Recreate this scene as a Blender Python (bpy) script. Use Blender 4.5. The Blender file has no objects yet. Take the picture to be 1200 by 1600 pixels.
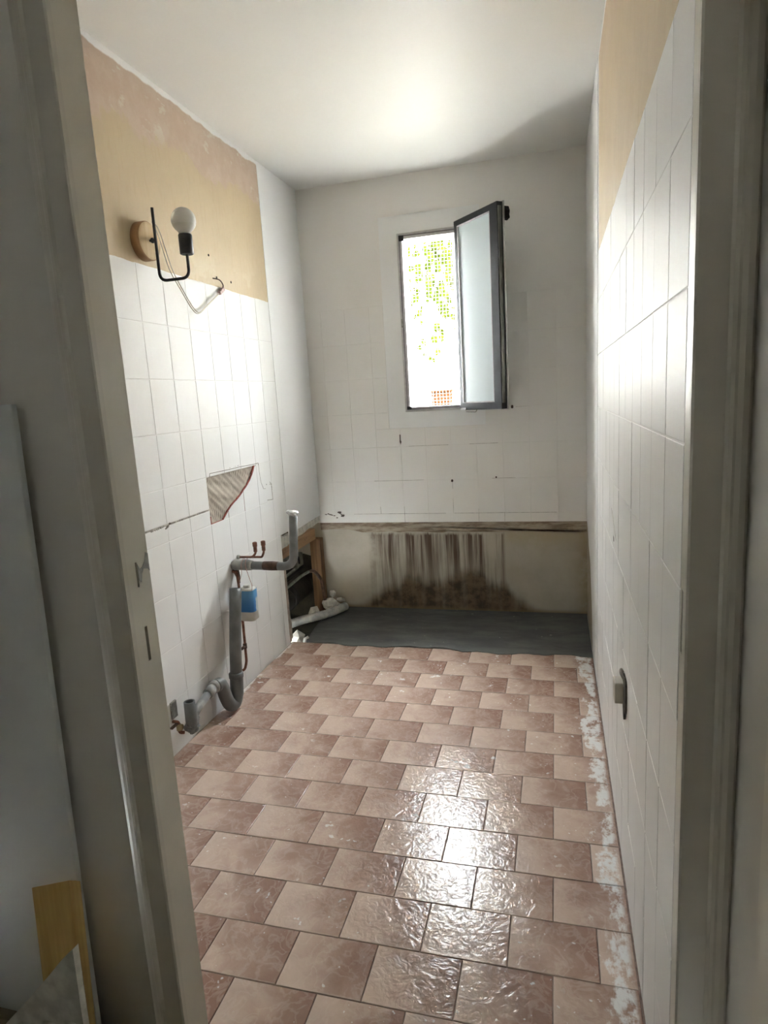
import bpy, bmesh, math, random
from mathutils import Vector, Matrix

S = bpy.context.scene
COL = S.collection
random.seed(7)

# ------------------------------------------------------------------ camera
cam_d = bpy.data.cameras.new('camera')
cam = bpy.data.objects.new('camera', cam_d)
COL.objects.link(cam)
cam_d.sensor_fit = 'VERTICAL'
cam_d.sensor_height = 36.0
cam_d.lens = 22.21
cam_d.clip_start = 0.02
PITCH, ROLL, YAW = -0.177893, -0.059898, 0.270368
cy_, sy_ = math.cos(YAW), math.sin(YAW)
cp_, sp_ = math.cos(PITCH), math.sin(PITCH)
fw = Vector((-sy_ * cp_, cy_ * cp_, sp_))
rt = Vector((cy_, sy_, 0))
up = rt.cross(fw)
cr_, sr_ = math.cos(ROLL), math.sin(ROLL)
r2 = cr_ * rt + sr_ * up
u2 = -sr_ * rt + cr_ * up
cam.matrix_world = Matrix(((r2.x, u2.x, -fw.x, 0.0177),
                           (r2.y, u2.y, -fw.y, -2.4116),
                           (r2.z, u2.z, -fw.z, 1.2740),
                           (0, 0, 0, 1)))
S.camera = cam

# ------------------------------------------------------------------ sky, sun, exposure
SKY_STRENGTH = 24.0
SKY_COLOR = (0.90, 0.96, 1.0)
world = bpy.data.worlds.new('overcast_sky')
S.world = world
world.use_nodes = True
bg = world.node_tree.nodes['Background']
bg.inputs['Color'].default_value = (*SKY_COLOR, 1)
bg.inputs['Strength'].default_value = SKY_STRENGTH

sun_d = bpy.data.lights.new('sun', 'SUN')
sun_d.energy = 28.0
sun_d.angle = math.radians(8)
sun_d.color = (1.0, 0.97, 0.92)
sun = bpy.data.objects.new('sun', sun_d)
COL.objects.link(sun)
sun.rotation_euler = Vector((-0.30, 0.36, -0.88)).to_track_quat('-Z', 'Y').to_euler()

S.view_settings.view_transform = 'Standard'
S.view_settings.look = 'None'
S.view_settings.gamma = 1.0
S.view_settings.use_curve_mapping = False
S.view_settings.exposure = 2.72


def portal(name, loc, rot, sx, sz):
    l = bpy.data.lights.new(name, 'AREA')
    l.shape = 'RECTANGLE'
    l.size = sx
    l.size_y = sz
    l.energy = 1.0
    o = bpy.data.objects.new(name, l)
    COL.objects.link(o)
    o.location = loc
    o.rotation_euler = rot
    l.cycles.is_portal = True
    return o


# daylight enters through the window: portal guides sky sampling, it gives off nothing itself
portal('window_portal', (-0.634, 1.40, 1.67), (math.radians(-90), 0, 0), 0.36, 1.0)


# ------------------------------------------------------------------ material helpers
class NT:
    def __init__(s, name):
        s.m = bpy.data.materials.new(name)
        s.m.use_nodes = True
        s.t = s.m.node_tree
        s.b = s.t.nodes['Principled BSDF']

    def put(s, sock, v):
        if isinstance(v, bpy.types.NodeSocket):
            s.t.links.new(v, sock)
        elif isinstance(v, (tuple, list)) and len(v) == 3 and sock.type == 'RGBA':
            sock.default_value = (*v, 1)
        else:
            sock.default_value = v

    def set(s, **kw):
        for k, v in kw.items():
            s.put(s.b.inputs[k.replace('_', ' ')], v)
        return s

    def pos(s):
        return s.t.nodes.new('ShaderNodeNewGeometry').outputs['Position']

    def obj(s):
        return s.t.nodes.new('ShaderNodeTexCoord').outputs['Object']

    def rand(s):
        return s.t.nodes.new('ShaderNodeObjectInfo').outputs['Random']

    def sep(s, v):
        n = s.t.nodes.new('ShaderNodeSeparateXYZ')
        s.put(n.inputs[0], v)
        return n.outputs

    def scale(s, v, xyz, off=(0, 0, 0)):
        n = s.t.nodes.new('ShaderNodeMapping')
        s.put(n.inputs['Vector'], v)
        n.inputs['Scale'].default_value = xyz
        n.inputs['Location'].default_value = off
        return n.outputs[0]

    def noise(s, v, scale=5, detail=3, rough=0.5, dist=0.0, w=None):
        n = s.t.nodes.new('ShaderNodeTexNoise')
        if w is not None:
            n.noise_dimensions = '4D'
            s.put(n.inputs['W'], w)
        s.put(n.inputs['Vector'], v)
        n.inputs['Scale'].default_value = scale
        n.inputs['Detail'].default_value = detail
        n.inputs['Roughness'].default_value = rough
        n.inputs['Distortion'].default_value = dist
        return n.outputs['Fac']

    def voro(s, v, scale=5, feat='F1'):
        n = s.t.nodes.new('ShaderNodeTexVoronoi')
        n.feature = feat
        s.put(n.inputs['Vector'], v)
        n.inputs['Scale'].default_value = scale
        return n.outputs['Distance']

    def math(s, op, a, b=0.0, c=None, clamp=False):
        n = s.t.nodes.new('ShaderNodeMath')
        n.operation = op
        n.use_clamp = clamp
        s.put(n.inputs[0], a)
        s.put(n.inputs[1], b)
        if c is not None:
            s.put(n.inputs[2], c)
        return n.outputs[0]

    def step(s, x, a, b):
        """smooth 0..1 as x goes from a to b"""
        n = s.t.nodes.new('ShaderNodeMapRange')
        n.interpolation_type = 'SMOOTHSTEP'
        n.clamp = True
        s.put(n.inputs[0], x)
        if a <= b:
            n.inputs[1].default_value = a
            n.inputs[2].default_value = b
        else:
            n.inputs[1].default_value = b
            n.inputs[2].default_value = a
            n.inputs[3].default_value = 1
            n.inputs[4].default_value = 0
        return n.outputs[0]

    def mul(s, *a):
        r = a[0]
        for x in a[1:]:
            r = s.math('MULTIPLY', r, x)
        return r

    def add(s, a, b):
        return s.math('ADD', a, b)

    def mix(s, f, a, b):
        n = s.t.nodes.new('ShaderNodeMix')
        n.data_type = 'RGBA'
        s.put(n.inputs[0], f)
        s.put(n.inputs[6], a)
        s.put(n.inputs[7], b)
        return n.outputs[2]

    def bump(s, h, strength=0.2, dist=0.01):
        n = s.t.nodes.new('ShaderNodeBump')
        n.inputs['Strength'].default_value = strength
        n.inputs['Distance'].default_value = dist
        s.put(n.inputs['Height'], h)
        s.t.links.new(n.outputs[0], s.b.inputs['Normal'])


def simple(name, c, rough=0.6, var=0.12, scale=30, bump=0.1, metal=0.0, stretch=(1, 1, 1), c2=None):
    t = NT(name)
    v = t.scale(t.obj(), stretch)
    n = t.noise(v, scale, 4)
    d = c2 or tuple(x * (1 - 2 * var) for x in c)
    t.set(Base_Color=t.mix(t.step(n, 0.3, 0.7), c, d), Roughness=rough, Metallic=metal)
    if bump:
        t.bump(n, bump, 0.003)
    return t.m


M = {}


def build_materials():
    # white paint on tiles / plaster
    def paint(name, c, rough, c2, streak=0.0, bump=0.08):
        t = NT(name)
        p = t.pos()
        n = t.noise(p, 2.2, 4)
        f = t.noise(t.scale(p, (40, 40, 3)), 1.0, 3)
        col = t.mix(t.step(n, 0.35, 0.75), c, c2)
        fine = t.noise(p, 90, 3)
        t.set(Base_Color=col, Roughness=rough)
        t.b.inputs['Specular IOR Level'].default_value = 0.22
        t.bump(t.add(t.mul(f, 0.6), t.mul(fine, 0.3)), bump, 0.004)
        return t.m
    M['paint'] = paint('white_side_paint_dimmed', (0.85, 0.845, 0.825), 0.45, (0.82, 0.81, 0.78))  # same white as the back wall, toned down against strong window light
    M['paint_back_lifted'] = paint('white_back_paint_lifted', (0.87, 0.85, 0.81), 0.55, (0.84, 0.82, 0.77))  # same white paint, lifted where little window light falls
    M['paint_skim'] = paint('white_filler_paint', (0.88, 0.88, 0.865), 0.5, (0.86, 0.86, 0.84))
    t = NT('ceiling_satin_paint')
    n = t.noise(t.pos(), 3, 4)
    t.set(Base_Color=t.mix(n, (0.88, 0.88, 0.845), (0.86, 0.855, 0.815)), Roughness=0.5)
    t.b.inputs['Specular IOR Level'].default_value = 0.1
    t.bump(t.noise(t.pos(), 14, 3), 0.05, 0.006)
    M['ceiling'] = t.m

    # side walls: white, with the bare ochre plaster left above the tiles
    def ochre(name, y1, z0, ragged):
        t = NT(name)
        p = t.pos()
        x, y, z = t.sep(p)
        big = t.noise(p, 3.0, 5, 0.6)
        sm = t.noise(p, 14.0, 5, 0.6)
        och = t.mix(t.step(big, 0.3, 0.7), (0.60, 0.475, 0.30), (0.545, 0.43, 0.27))
        grain = t.noise(t.scale(p, (30, 30, 6)), 2.0, 4)
        och = t.mix(t.mul(t.step(grain, 0.5, 0.8), 0.35), och, (0.50, 0.36, 0.19))
        # pinkish old paint above a wavy edge
        e = t.add(z, t.add(t.mul(t.math('SUBTRACT', big, 0.5), 0.30), t.mul(t.math('SUBTRACT', sm, 0.5), 0.10)))
        pk = t.step(e, 2.235, 2.262)
        pinkc = t.mix(t.step(sm, 0.35, 0.65), (0.60, 0.47, 0.36), (0.56, 0.42, 0.31))
        col = t.mix(t.mul(pk, ragged), och, pinkc)
        # pale filler blotches in the upper part and just above the tiles
        bl = t.noise(t.scale(p, (1, 1, 1.6)), 9.0, 4, 0.6)
        blot = t.mul(t.step(bl, 0.60, 0.66), t.step(z, 2.22, 2.32))
        col = t.mix(t.mul(blot, 0.7 * ragged), col, (0.66, 0.61, 0.49))
        low = t.mul(t.step(t.noise(p, 7.0, 4, 0.6), 0.52, 0.60), t.step(z, 1.95, 1.84))
        col = t.mix(t.mul(low, 0.5 * ragged), col, (0.66, 0.57, 0.38))
        sc = t.mul(t.step(t.noise(t.scale(p, (1, 3, 9)), 6.0, 4), 0.62, 0.66), t.step(z, 2.36, 2.42))
        col = t.mix(t.mul(sc, 0.6), col, (0.70, 0.69, 0.58))
        # extent of the bare patch
        wob = t.mul(t.math('SUBTRACT', sm, 0.5), 0.012)
        top = t.mul(t.math('SUBTRACT', t.noise(t.scale(p, (1, 2, 1)), 5.0, 4), 0.5), 0.036)
        msk = t.mul(t.step(t.add(z, wob), z0 - 0.001, z0 + 0.001), t.step(t.add(z, top), 2.432, 2.424),
                    t.step(t.add(y, t.mul(wob, 0.5)), y1 + 0.002, y1 - 0.002))
        white = t.mix(t.step(big, 0.35, 0.75), (0.88, 0.87, 0.845), (0.85, 0.835, 0.80))
        t.set(Base_Color=t.mix(msk, white, col), Roughness=0.6)
        t.bump(t.add(sm, t.mul(grain, 0.4)), 0.22, 0.006)
        return t.m
    M['wall_left'] = ochre('left_wall_bare_plaster', 0.675, 1.787, 1.0)
    M['wall_right'] = ochre('right_wall_bare_plaster', 0.225, 1.768, 0.35)

    # floor tile: one printed shade per tile, running from pale to brown, slate relief
    t = NT('brown_ceramic_floor_tile')
    o = t.obj()
    p = t.pos()
    ox, oy, oz = t.sep(o)
    r = t.rand()
    w = t.mul(r, 37.0)
    n1 = t.noise(o, 11, 4, 0.55, 0.6, w)
    n2 = t.noise(o, 20, 3, 0.5, 1.0, w)
    g = t.add(t.add(t.mul(ox, 4.2), t.mul(oy, 1.5)), t.mul(t.math('SUBTRACT', n1, 0.5), 1.3))
    g = t.add(g, t.mul(t.math('SUBTRACT', r, 0.5), 0.35))
    base = t.mix(t.step(g, -0.55, 0.60), (0.63, 0.480, 0.390), (0.31, 0.180, 0.135))
    vein = t.mul(t.step(t.math('ABSOLUTE', t.math('SUBTRACT', n2, 0.5)), 0.06, 0.0), 0.22)
    base = t.mix(vein, base, (0.70, 0.58, 0.49))
    edge = t.math('MAXIMUM', t.step(ox, -0.0935, -0.0975), t.step(oy, -0.0685, -0.0720))  # pale left and front rims paint in the bevel highlight
    base = t.mix(t.mul(edge, 0.45), base, (0.66, 0.56, 0.47))
    px, py, pz = t.sep(p)
    # scraped plaster left along the right wall, and splashes elsewhere
    nn = t.noise(t.scale(p, (1, 0.6, 1)), 10, 5, 0.65, 0.3)
    d = t.math('SUBTRACT', 0.181, px)
    lim = t.math('SUBTRACT', t.add(t.mul(nn, 0.24), t.mul(t.noise(t.scale(p, (0, 1, 0)), 3.0, 2), 0.16)), 0.140)
    res = t.step(t.math('SUBTRACT', lim, d), -0.006, 0.012)
    brk = t.step(t.noise(t.scale(p, (1, 0.7, 1)), 24, 4, 0.7), 0.40, 0.56)
    far = t.step(d, 0.006, 0.020)
    res = t.mul(res, brk, far)
    spn = t.noise(p, 16, 3, 0.6)
    sp = t.mul(t.step(spn, 0.665, 0.69), t.step(t.noise(p, 1.9, 2), 0.44, 0.56))
    sp2 = t.mul(t.step(t.noise(t.scale(p, (1, 1, 1), (3, 7, 0)), 60, 2, 0.5), 0.70, 0.72), t.step(t.noise(p, 2.6, 2), 0.40, 0.54))
    dl = t.math('SUBTRACT', px, -1.379)
    res2 = t.mul(t.step(t.math('SUBTRACT', t.mul(t.noise(t.scale(p, (1, 0.5, 1), (5, 0, 0)), 9, 4, 0.6), 0.16), t.add(dl, 0.065)), -0.004, 0.008), t.step(py, -0.25, -0.1))
    white = t.math('MAXIMUM', t.math('MAXIMUM', res, t.mul(res2, 0.8)), t.mul(t.math('MAXIMUM', sp, sp2), 0.75))
    col = t.mix(t.mul(white, 0.85), base, (0.84, 0.85, 0.84))
    t.set(Base_Color=col, Roughness=t.add(0.17, t.mul(white, 0.5)))
    t.b.inputs['Specular IOR Level'].default_value = 0.36
    rel = t.noise(o, 36, 3, 0.5, 1.8, w)
    t.bump(t.add(rel, t.mul(white, 0.3)), 0.20, 0.008)
    M['floor_tile'] = t.m
    M['grout'] = simple('grey_brown_grout', (0.33, 0.24, 0.20), 0.85, 0.2, 60, 0.2)

    # fresh cement
    t = NT('dark_grey_cement')
    p = t.pos()
    n = t.noise(t.scale(p, (1, 2.5, 1)), 4, 6, 0.65)
    x, y, z = t.sep(p)
    c = t.mix(t.step(n, 0.35, 0.7), (0.062, 0.064, 0.062), (0.115, 0.115, 0.105))
    blot = t.noise(p, 2.5, 3)
    c = t.mix(t.mul(t.step(blot, 0.55, 0.75), 0.5), c, (0.040, 0.041, 0.040))
    dust = t.mul(t.step(t.noise(p, 38, 2), 0.72, 0.76), 0.5)
    c = t.mix(dust, c, (0.40, 0.38, 0.33))
    rim = t.step(t.add(y, t.mul(t.math('SUBTRACT', n, 0.5), 0.06)), 0.645, 0.595)
    c = t.mix(t.mul(rim, 0.4), c, (0.17, 0.17, 0.16))
    t.set(Base_Color=c, Roughness=0.8)
    t.bump(t.noise(p, 35, 6, 0.65), 0.35, 0.006)
    M['cement'] = t.m

    # bare plaster under the tiles on the back wall, with damp streaks
    t = NT('stained_bare_plaster')
    p = t.pos()
    x, y, z = t.sep(p)
    n = t.noise(p, 5, 5, 0.6)
    base = t.mix(t.step(n, 0.3, 0.7), (0.50, 0.455, 0.375), (0.43, 0.385, 0.305))
    st = t.noise(t.scale(p, (26, 1, 1.3)), 1.0, 4, 0.6)
    st2 = t.noise(t.scale(p, (60, 1, 2.0)), 1.0, 3, 0.6)
    wx = t.add(x, t.mul(t.math('SUBTRACT', n, 0.5), 0.25))
    rng = t.mul(t.step(wx, -1.12, -0.98), t.step(x, -0.262, -0.285))
    drop = t.noise(t.scale(p, (14, 1, 0.01)), 1.0, 3, 0.5)
    ln = t.step(t.math('SUBTRACT', z, t.mul(drop, 0.85)), -0.42, 0.10)
    streak = t.mul(t.step(t.add(t.mul(st, 0.7), t.mul(st2, 0.3)), 0.38, 0.58), rng, t.step(t.add(z, t.mul(t.math('SUBTRACT', st2, 0.5), 0.05)), 0.484, 0.462), t.add(0.38, t.mul(ln, 0.75)))
    col = t.mix(t.mul(streak, 0.95), base, (0.105, 0.066, 0.044))
    # tide mark rising from the slab
    hump = t.noise(t.scale(p, (3.2, 1, 0.6)), 1.6, 4, 0.6)
    mid = t.mul(t.step(x, -1.24, -0.80), t.step(x, -0.02, -0.40))
    ht = t.add(t.mul(t.mul(hump, mid), 0.30), t.mul(t.mul(st, mid), 0.10))
    tide = t.step(t.math('SUBTRACT', ht, z), -0.04, 0.05)
    tn = t.noise(p, 16, 4, 0.65)
    tcol = t.mix(t.step(tn, 0.35, 0.65), (0.060, 0.041, 0.024), (0.17, 0.115, 0.068))
    col = t.mix(t.mul(tide, t.add(0.68, t.mul(st, 0.6))), col, tcol)
    foot = t.mul(t.step(t.add(z, t.mul(n, 0.03)), 0.045, 0.012), 0.8)
    col = t.mix(foot, col, (0.22, 0.155, 0.08))
    left = t.mul(t.step(x, -1.20, -1.30), t.step(z, 0.12, 0.02), 0.5)
    col = t.mix(left, col, (0.30, 0.20, 0.10))
    yell = t.mul(t.step(x, 0.10, 0.175), t.step(tn, 0.3, 0.6), 0.55)
    col = t.mix(yell, col, (0.36, 0.27, 0.14))
    yl2 = t.mul(t.step(z, 0.36, 0.47), t.step(x, -0.30, -0.22), t.step(n, 0.4, 0.6), 0.5)
    col = t.mix(yl2, col, (0.46, 0.37, 0.21))
    t.set(Base_Color=col, Roughness=0.85)
    t.bump(t.noise(p, 40, 5, 0.6), 0.2, 0.004)
    M['bare'] = t.m
    t = NT('old_tile_mortar')
    p = t.pos()
    n = t.noise(t.scale(p, (1.2, 1, 6)), 9, 5, 0.65)
    t.set(Base_Color=t.mix(t.step(n, 0.38, 0.62), (0.43, 0.36, 0.27), (0.24, 0.18, 0.125)), Roughness=0.9)
    t.bump(n, 0.6, 0.01)
    M['mortar'] = t.m
    M['cavity'] = simple('sooty_cavity_plaster', (0.22, 0.19, 0.13), 0.95, 0.3, 7, 0.3)
    t = NT('combed_tile_adhesive')
    n = t.noise(t.pos(), 40, 4)
    t.set(Base_Color=t.mix(n, (0.60, 0.54, 0.45), (0.44, 0.38, 0.31)), Roughness=0.9)
    t.bump(n, 0.3, 0.004)
    M['adhesive'] = t.m
    M['red_clay'] = simple('red_clay_tile_body', (0.40, 0.11, 0.075), 0.8, 0.2, 60, 0.3)
    M['gouge'] = simple('dark_chipped_grout', (0.16, 0.13, 0.10), 0.9, 0.25, 90, 0.4)
    M['seam'] = simple('grey_brown_dirty_joint', (0.55, 0.51, 0.44), 0.9, 0.3, 40, 0.4)
    M['chalk'] = simple('crumbly_white_plaster', (0.64, 0.62, 0.55), 0.95, 0.14, 40, 0.5)
    M['board_edge'] = simple('pinkish_plasterboard_edge', (0.50, 0.40, 0.33), 0.9, 0.2, 40, 0.3)
    M['board_core'] = simple('yellow_board_core', (0.62, 0.54, 0.34), 0.9, 0.15, 40, 0.3)
    # woods
    def wood(name, a, b, axis):
        t = NT(name)
        s = [26, 26, 26]
        s[axis] = 1.6
        n = t.noise(t.scale(t.obj(), s), 1.0, 5, 0.6, 0.6)
        k = t.step(t.noise(t.scale(t.obj(), (1, 1, 1)), 13, 2), 0.68, 0.74)
        c = t.mix(t.step(n, 0.3, 0.7), a, b)
        t.set(Base_Color=t.mix(t.mul(k, 0.5), c, tuple(q * 0.35 for q in b)), Roughness=0.7)
        t.bump(n, 0.15, 0.002)
        return t.m
    M['wood_old'] = wood('old_brown_timber', (0.26, 0.14, 0.06), (0.12, 0.06, 0.025), 2)
    M['wood_old_y'] = wood('old_brown_rail_timber', (0.40, 0.24, 0.12), (0.22, 0.12, 0.055), 1)
    M['wood_pine'] = wood('yellow_pine_offcut', (0.62, 0.42, 0.17), (0.46, 0.28, 0.09), 2)
    M['wood_dark'] = wood('dull_dark_plank', (0.16, 0.13, 0.08), (0.09, 0.07, 0.045), 0)
    M['wood_disc'] = wood('varnished_wood_disc', (0.62, 0.45, 0.26), (0.52, 0.36, 0.18), 2)
    M['wood_rim'] = wood('brown_disc_rim', (0.36, 0.20, 0.09), (0.27, 0.14, 0.06), 2)
    # metals and plastics
    M['black_metal'] = simple('black_painted_metal', (0.018, 0.017, 0.018), 0.45, 0.2, 80, 0.05)
    M['pvc'] = simple('grey_pvc', (0.20, 0.205, 0.20), 0.45, 0.15, 18, 0.06)
    M['pvc_dirty'] = simple('plaster_splashed_grey_pvc', (0.24, 0.245, 0.24), 0.55, 0.1, 22, 0.25, c2=(0.52, 0.50, 0.46))
    M['copper'] = simple('tarnished_copper', (0.30, 0.135, 0.085), 0.42, 0.25, 50, 0.15, 0.6)
    M['copper_dark'] = simple('dark_corroded_copper', (0.13, 0.07, 0.045), 0.6, 0.3, 50, 0.2, 0.3)
    M['verdigris'] = simple('dull_green_grey_pipe', (0.20, 0.21, 0.17), 0.7, 0.25, 40, 0.2)
    M['soot'] = simple('sooty_black_pipe', (0.022, 0.021, 0.019), 0.8, 0.3, 20, 0.3)
    M['soot_and_shade'] = simple('dark_pipe_and_shade', (0.055, 0.050, 0.038), 0.85, 0.3, 12, 0.3)  # dark pipe colour, also paints shade on the cavity end and pit floor
    M['foil'] = simple('crumpled_white_film', (0.82, 0.82, 0.82), 0.25, 0.12, 60, 0.6, 0.2)
    M['brass'] = simple('dull_brass', (0.42, 0.34, 0.20), 0.4, 0.2, 60, 0.1, 0.7)
    M['steel'] = simple('scratched_zinc_steel', (0.42, 0.41, 0.38), 0.45, 0.2, 60, 0.1, 0.7)
    M['bottle'] = simple('milky_white_plastic', (0.72, 0.70, 0.62), 0.4, 0.06, 20, 0.03)
    t = NT('blue_printed_label')
    o = t.obj()
    x, y, z = t.sep(o)
    n = t.noise(o, 30, 3)
    c = t.mix(t.step(z, -0.05, 0.05), (0.03, 0.17, 0.45), (0.12, 0.34, 0.60))
    blob = t.mul(t.step(t.add(t.math('ABSOLUTE', t.math('SUBTRACT', y, 0.012)), t.mul(n, 0.03)), 0.032, 0.024), t.step(z, 0.012, -0.004))
    t.set(Base_Color=t.mix(blob, c, (0.55, 0.58, 0.56)), Roughness=0.4)
    M['label'] = t.m
    M['string'] = simple('pink_string', (0.60, 0.34, 0.28), 0.9, 0.2, 100, 0.2)
    M['wire'] = simple('white_electric_wire', (0.60, 0.55, 0.44), 0.5, 0.1, 60, 0.05)
    M['block'] = simple('pink_terminal_block', (0.62, 0.40, 0.36), 0.45, 0.2, 60, 0.05)
    M['outlet'] = simple('beige_outlet_plastic', (0.66, 0.61, 0.53), 0.5, 0.1, 30, 0.1)
    M['outlet_dark'] = simple('dark_outlet_mount', (0.10, 0.08, 0.065), 0.6, 0.3, 50, 0.2)
    t = NT('opal_bulb_glass')
    t.set(Base_Color=(0.80, 0.78, 0.74), Roughness=0.25)
    t.b.inputs['Transmission Weight'].default_value = 0.15
    M['bulb'] = t.m
    M['bulb_base'] = simple('white_bulb_collar', (0.62, 0.60, 0.55), 0.45, 0.04, 30, 0)
    # window
    M['alu'] = simple('dark_bronze_aluminium', (0.022, 0.023, 0.028), 0.40, 0.15, 40, 0.03, 0.3)
    M['alu_light'] = simple('grey_aluminium', (0.58, 0.56, 0.58), 0.40, 0.1, 40, 0.03, 0.1)
    M['alu_seal'] = simple('brown_grey_frame_seal', (0.20, 0.185, 0.19), 0.6, 0.1, 40, 0.03)
    M['sash_white'] = simple('pale_sash_inner_skin', (0.62, 0.61, 0.58), 0.4, 0.06, 40, 0.02)
    M['gasket'] = simple('weathered_gasket_strip', (0.24, 0.24, 0.21), 0.8, 0.3, 30, 0.4, stretch=(1, 1, 0.2))
    t = NT('frosted_glass')
    n = t.noise(t.obj(), 120, 3)
    t.set(Base_Color=(0.64, 0.73, 0.75), Roughness=0.30)
    t.b.inputs['Transmission Weight'].default_value = 0.12
    t.bump(n, 0.08, 0.002)
    M['glass'] = t.m
    M['galv'] = simple('galvanised_wire', (0.30, 0.30, 0.29), 0.5, 0.1, 40, 0, 0.6)
    t = NT('white_plastic_mesh')
    t.set(Base_Color=(0.55, 0.55, 0.52), Roughness=0.6)
    M['mesh'] = t.m
    # hall
    M['frame_paint'] = simple('dull_cream_gloss_paint', (0.60, 0.56, 0.47), 0.38, 0.06, 5, 0.05)
    M['casing_paint'] = simple('grey_cream_casing_paint', (0.56, 0.52, 0.44), 0.45, 0.06, 5, 0.05)
    M['hall_wall'] = simple('hall_wall_paint', (0.62, 0.59, 0.52), 0.6, 0.05, 4, 0.05)
    M['hall_floor'] = simple('hall_floor_boards', (0.30, 0.24, 0.18), 0.6, 0.15, 8, 0.05)
    M['panel'] = simple('pale_grey_panel', (0.60, 0.61, 0.58), 0.5, 0.04, 6, 0.03)
    M['slot'] = simple('dark_mortise', (0.035, 0.014, 0.012), 0.9, 0.3, 60, 0.2)
    # outdoors
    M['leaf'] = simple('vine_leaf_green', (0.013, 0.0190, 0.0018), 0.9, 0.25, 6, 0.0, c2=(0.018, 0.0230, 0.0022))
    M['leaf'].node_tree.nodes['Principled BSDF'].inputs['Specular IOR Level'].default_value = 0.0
    M['bark'] = simple('vine_bark', (0.05, 0.032, 0.022), 0.9, 0.3, 40, 0.2)
    M['render'] = simple('white_garden_wall_render', (0.75, 0.74, 0.71), 0.9, 0.04, 6, 0.2)
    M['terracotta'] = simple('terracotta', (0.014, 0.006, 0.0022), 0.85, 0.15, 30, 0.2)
    M['dark_bed'] = simple('dark_bed_fill', (0.06, 0.05, 0.035), 0.95, 0.25, 5, 0.3)
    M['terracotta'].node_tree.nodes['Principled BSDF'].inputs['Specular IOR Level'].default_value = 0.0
    M['paving'] = simple('pale_paving', (0.27, 0.255, 0.23), 0.9, 0.10, 4, 0.1)


build_materials()


# ------------------------------------------------------------------ mesh helpers
def bm_new():
    return bmesh.new()


def box(bm, x0, x1, y0, y1, z0, z1, mi=0):
    v = [bm.verts.new(c) for c in ((x0, y0, z0), (x1, y0, z0), (x1, y1, z0), (x0, y1, z0),
                                   (x0, y0, z1), (x1, y0, z1), (x1, y1, z1), (x0, y1, z1))]
    for f in ((3, 2, 1, 0), (4, 5, 6, 7), (0, 1, 5, 4), (1, 2, 6, 5), (2, 3, 7, 6), (3, 0, 4, 7)):
        bm.faces.new([v[i] for i in f]).material_index = mi


def prism(bm, poly, axis, a, b, mi_side=0, mi_cap=0):
    """poly: list of (p,q) in the two other axes; extruded along axis from a to b"""
    def P(p, q, n):
        return {0: (n, p, q), 1: (p, n, q), 2: (p, q, n)}[axis]
    A = [bm.verts.new(P(p, q, a)) for p, q in poly]
    B = [bm.verts.new(P(p, q, b)) for p, q in poly]
    n = len(poly)
    bm.faces.new(A).material_index = mi_cap
    bm.faces.new(B[::-1]).material_index = mi_cap
    for i in range(n):
        j = (i + 1) % n
        bm.faces.new((A[j], A[i], B[i], B[j])).material_index = mi_side


def smooth_path(pts, sub=6):
    """Catmull-Rom through the points"""
    P = [Vector(p) for p in pts]
    if len(P) < 3:
        return P
    out = []
    for i in range(len(P) - 1):
        p0 = P[max(i - 1, 0)]
        p1, p2 = P[i], P[i + 1]
        p3 = P[min(i + 2, len(P) - 1)]
        for k in range(sub):
            t = k / sub
            out.append(0.5 * ((2 * p1) + (p2 - p0) * t + (2 * p0 - 5 * p1 + 4 * p2 - p3) * t * t + (3 * p1 - p0 - 3 * p2 + p3) * t ** 3))
    out.append(P[-1])
    return out


def fillet(pts, r, seg=6):
    """polyline with its corners rounded"""
    P = [Vector(p) for p in pts]
    out = [P[0]]
    for i in range(1, len(P) - 1):
        a, b, c = P[i - 1], P[i], P[i + 1]
        d1, d2 = (a - b), (c - b)
        k = min(r, d1.length * 0.49, d2.length * 0.49)
        s, e = b + d1.normalized() * k, b + d2.normalized() * k
        for j in range(seg + 1):
            t = j / seg
            out.append((1 - t) ** 2 * s + 2 * t * (1 - t) * b + t * t * e)
    out.append(P[-1])
    return out


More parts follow.
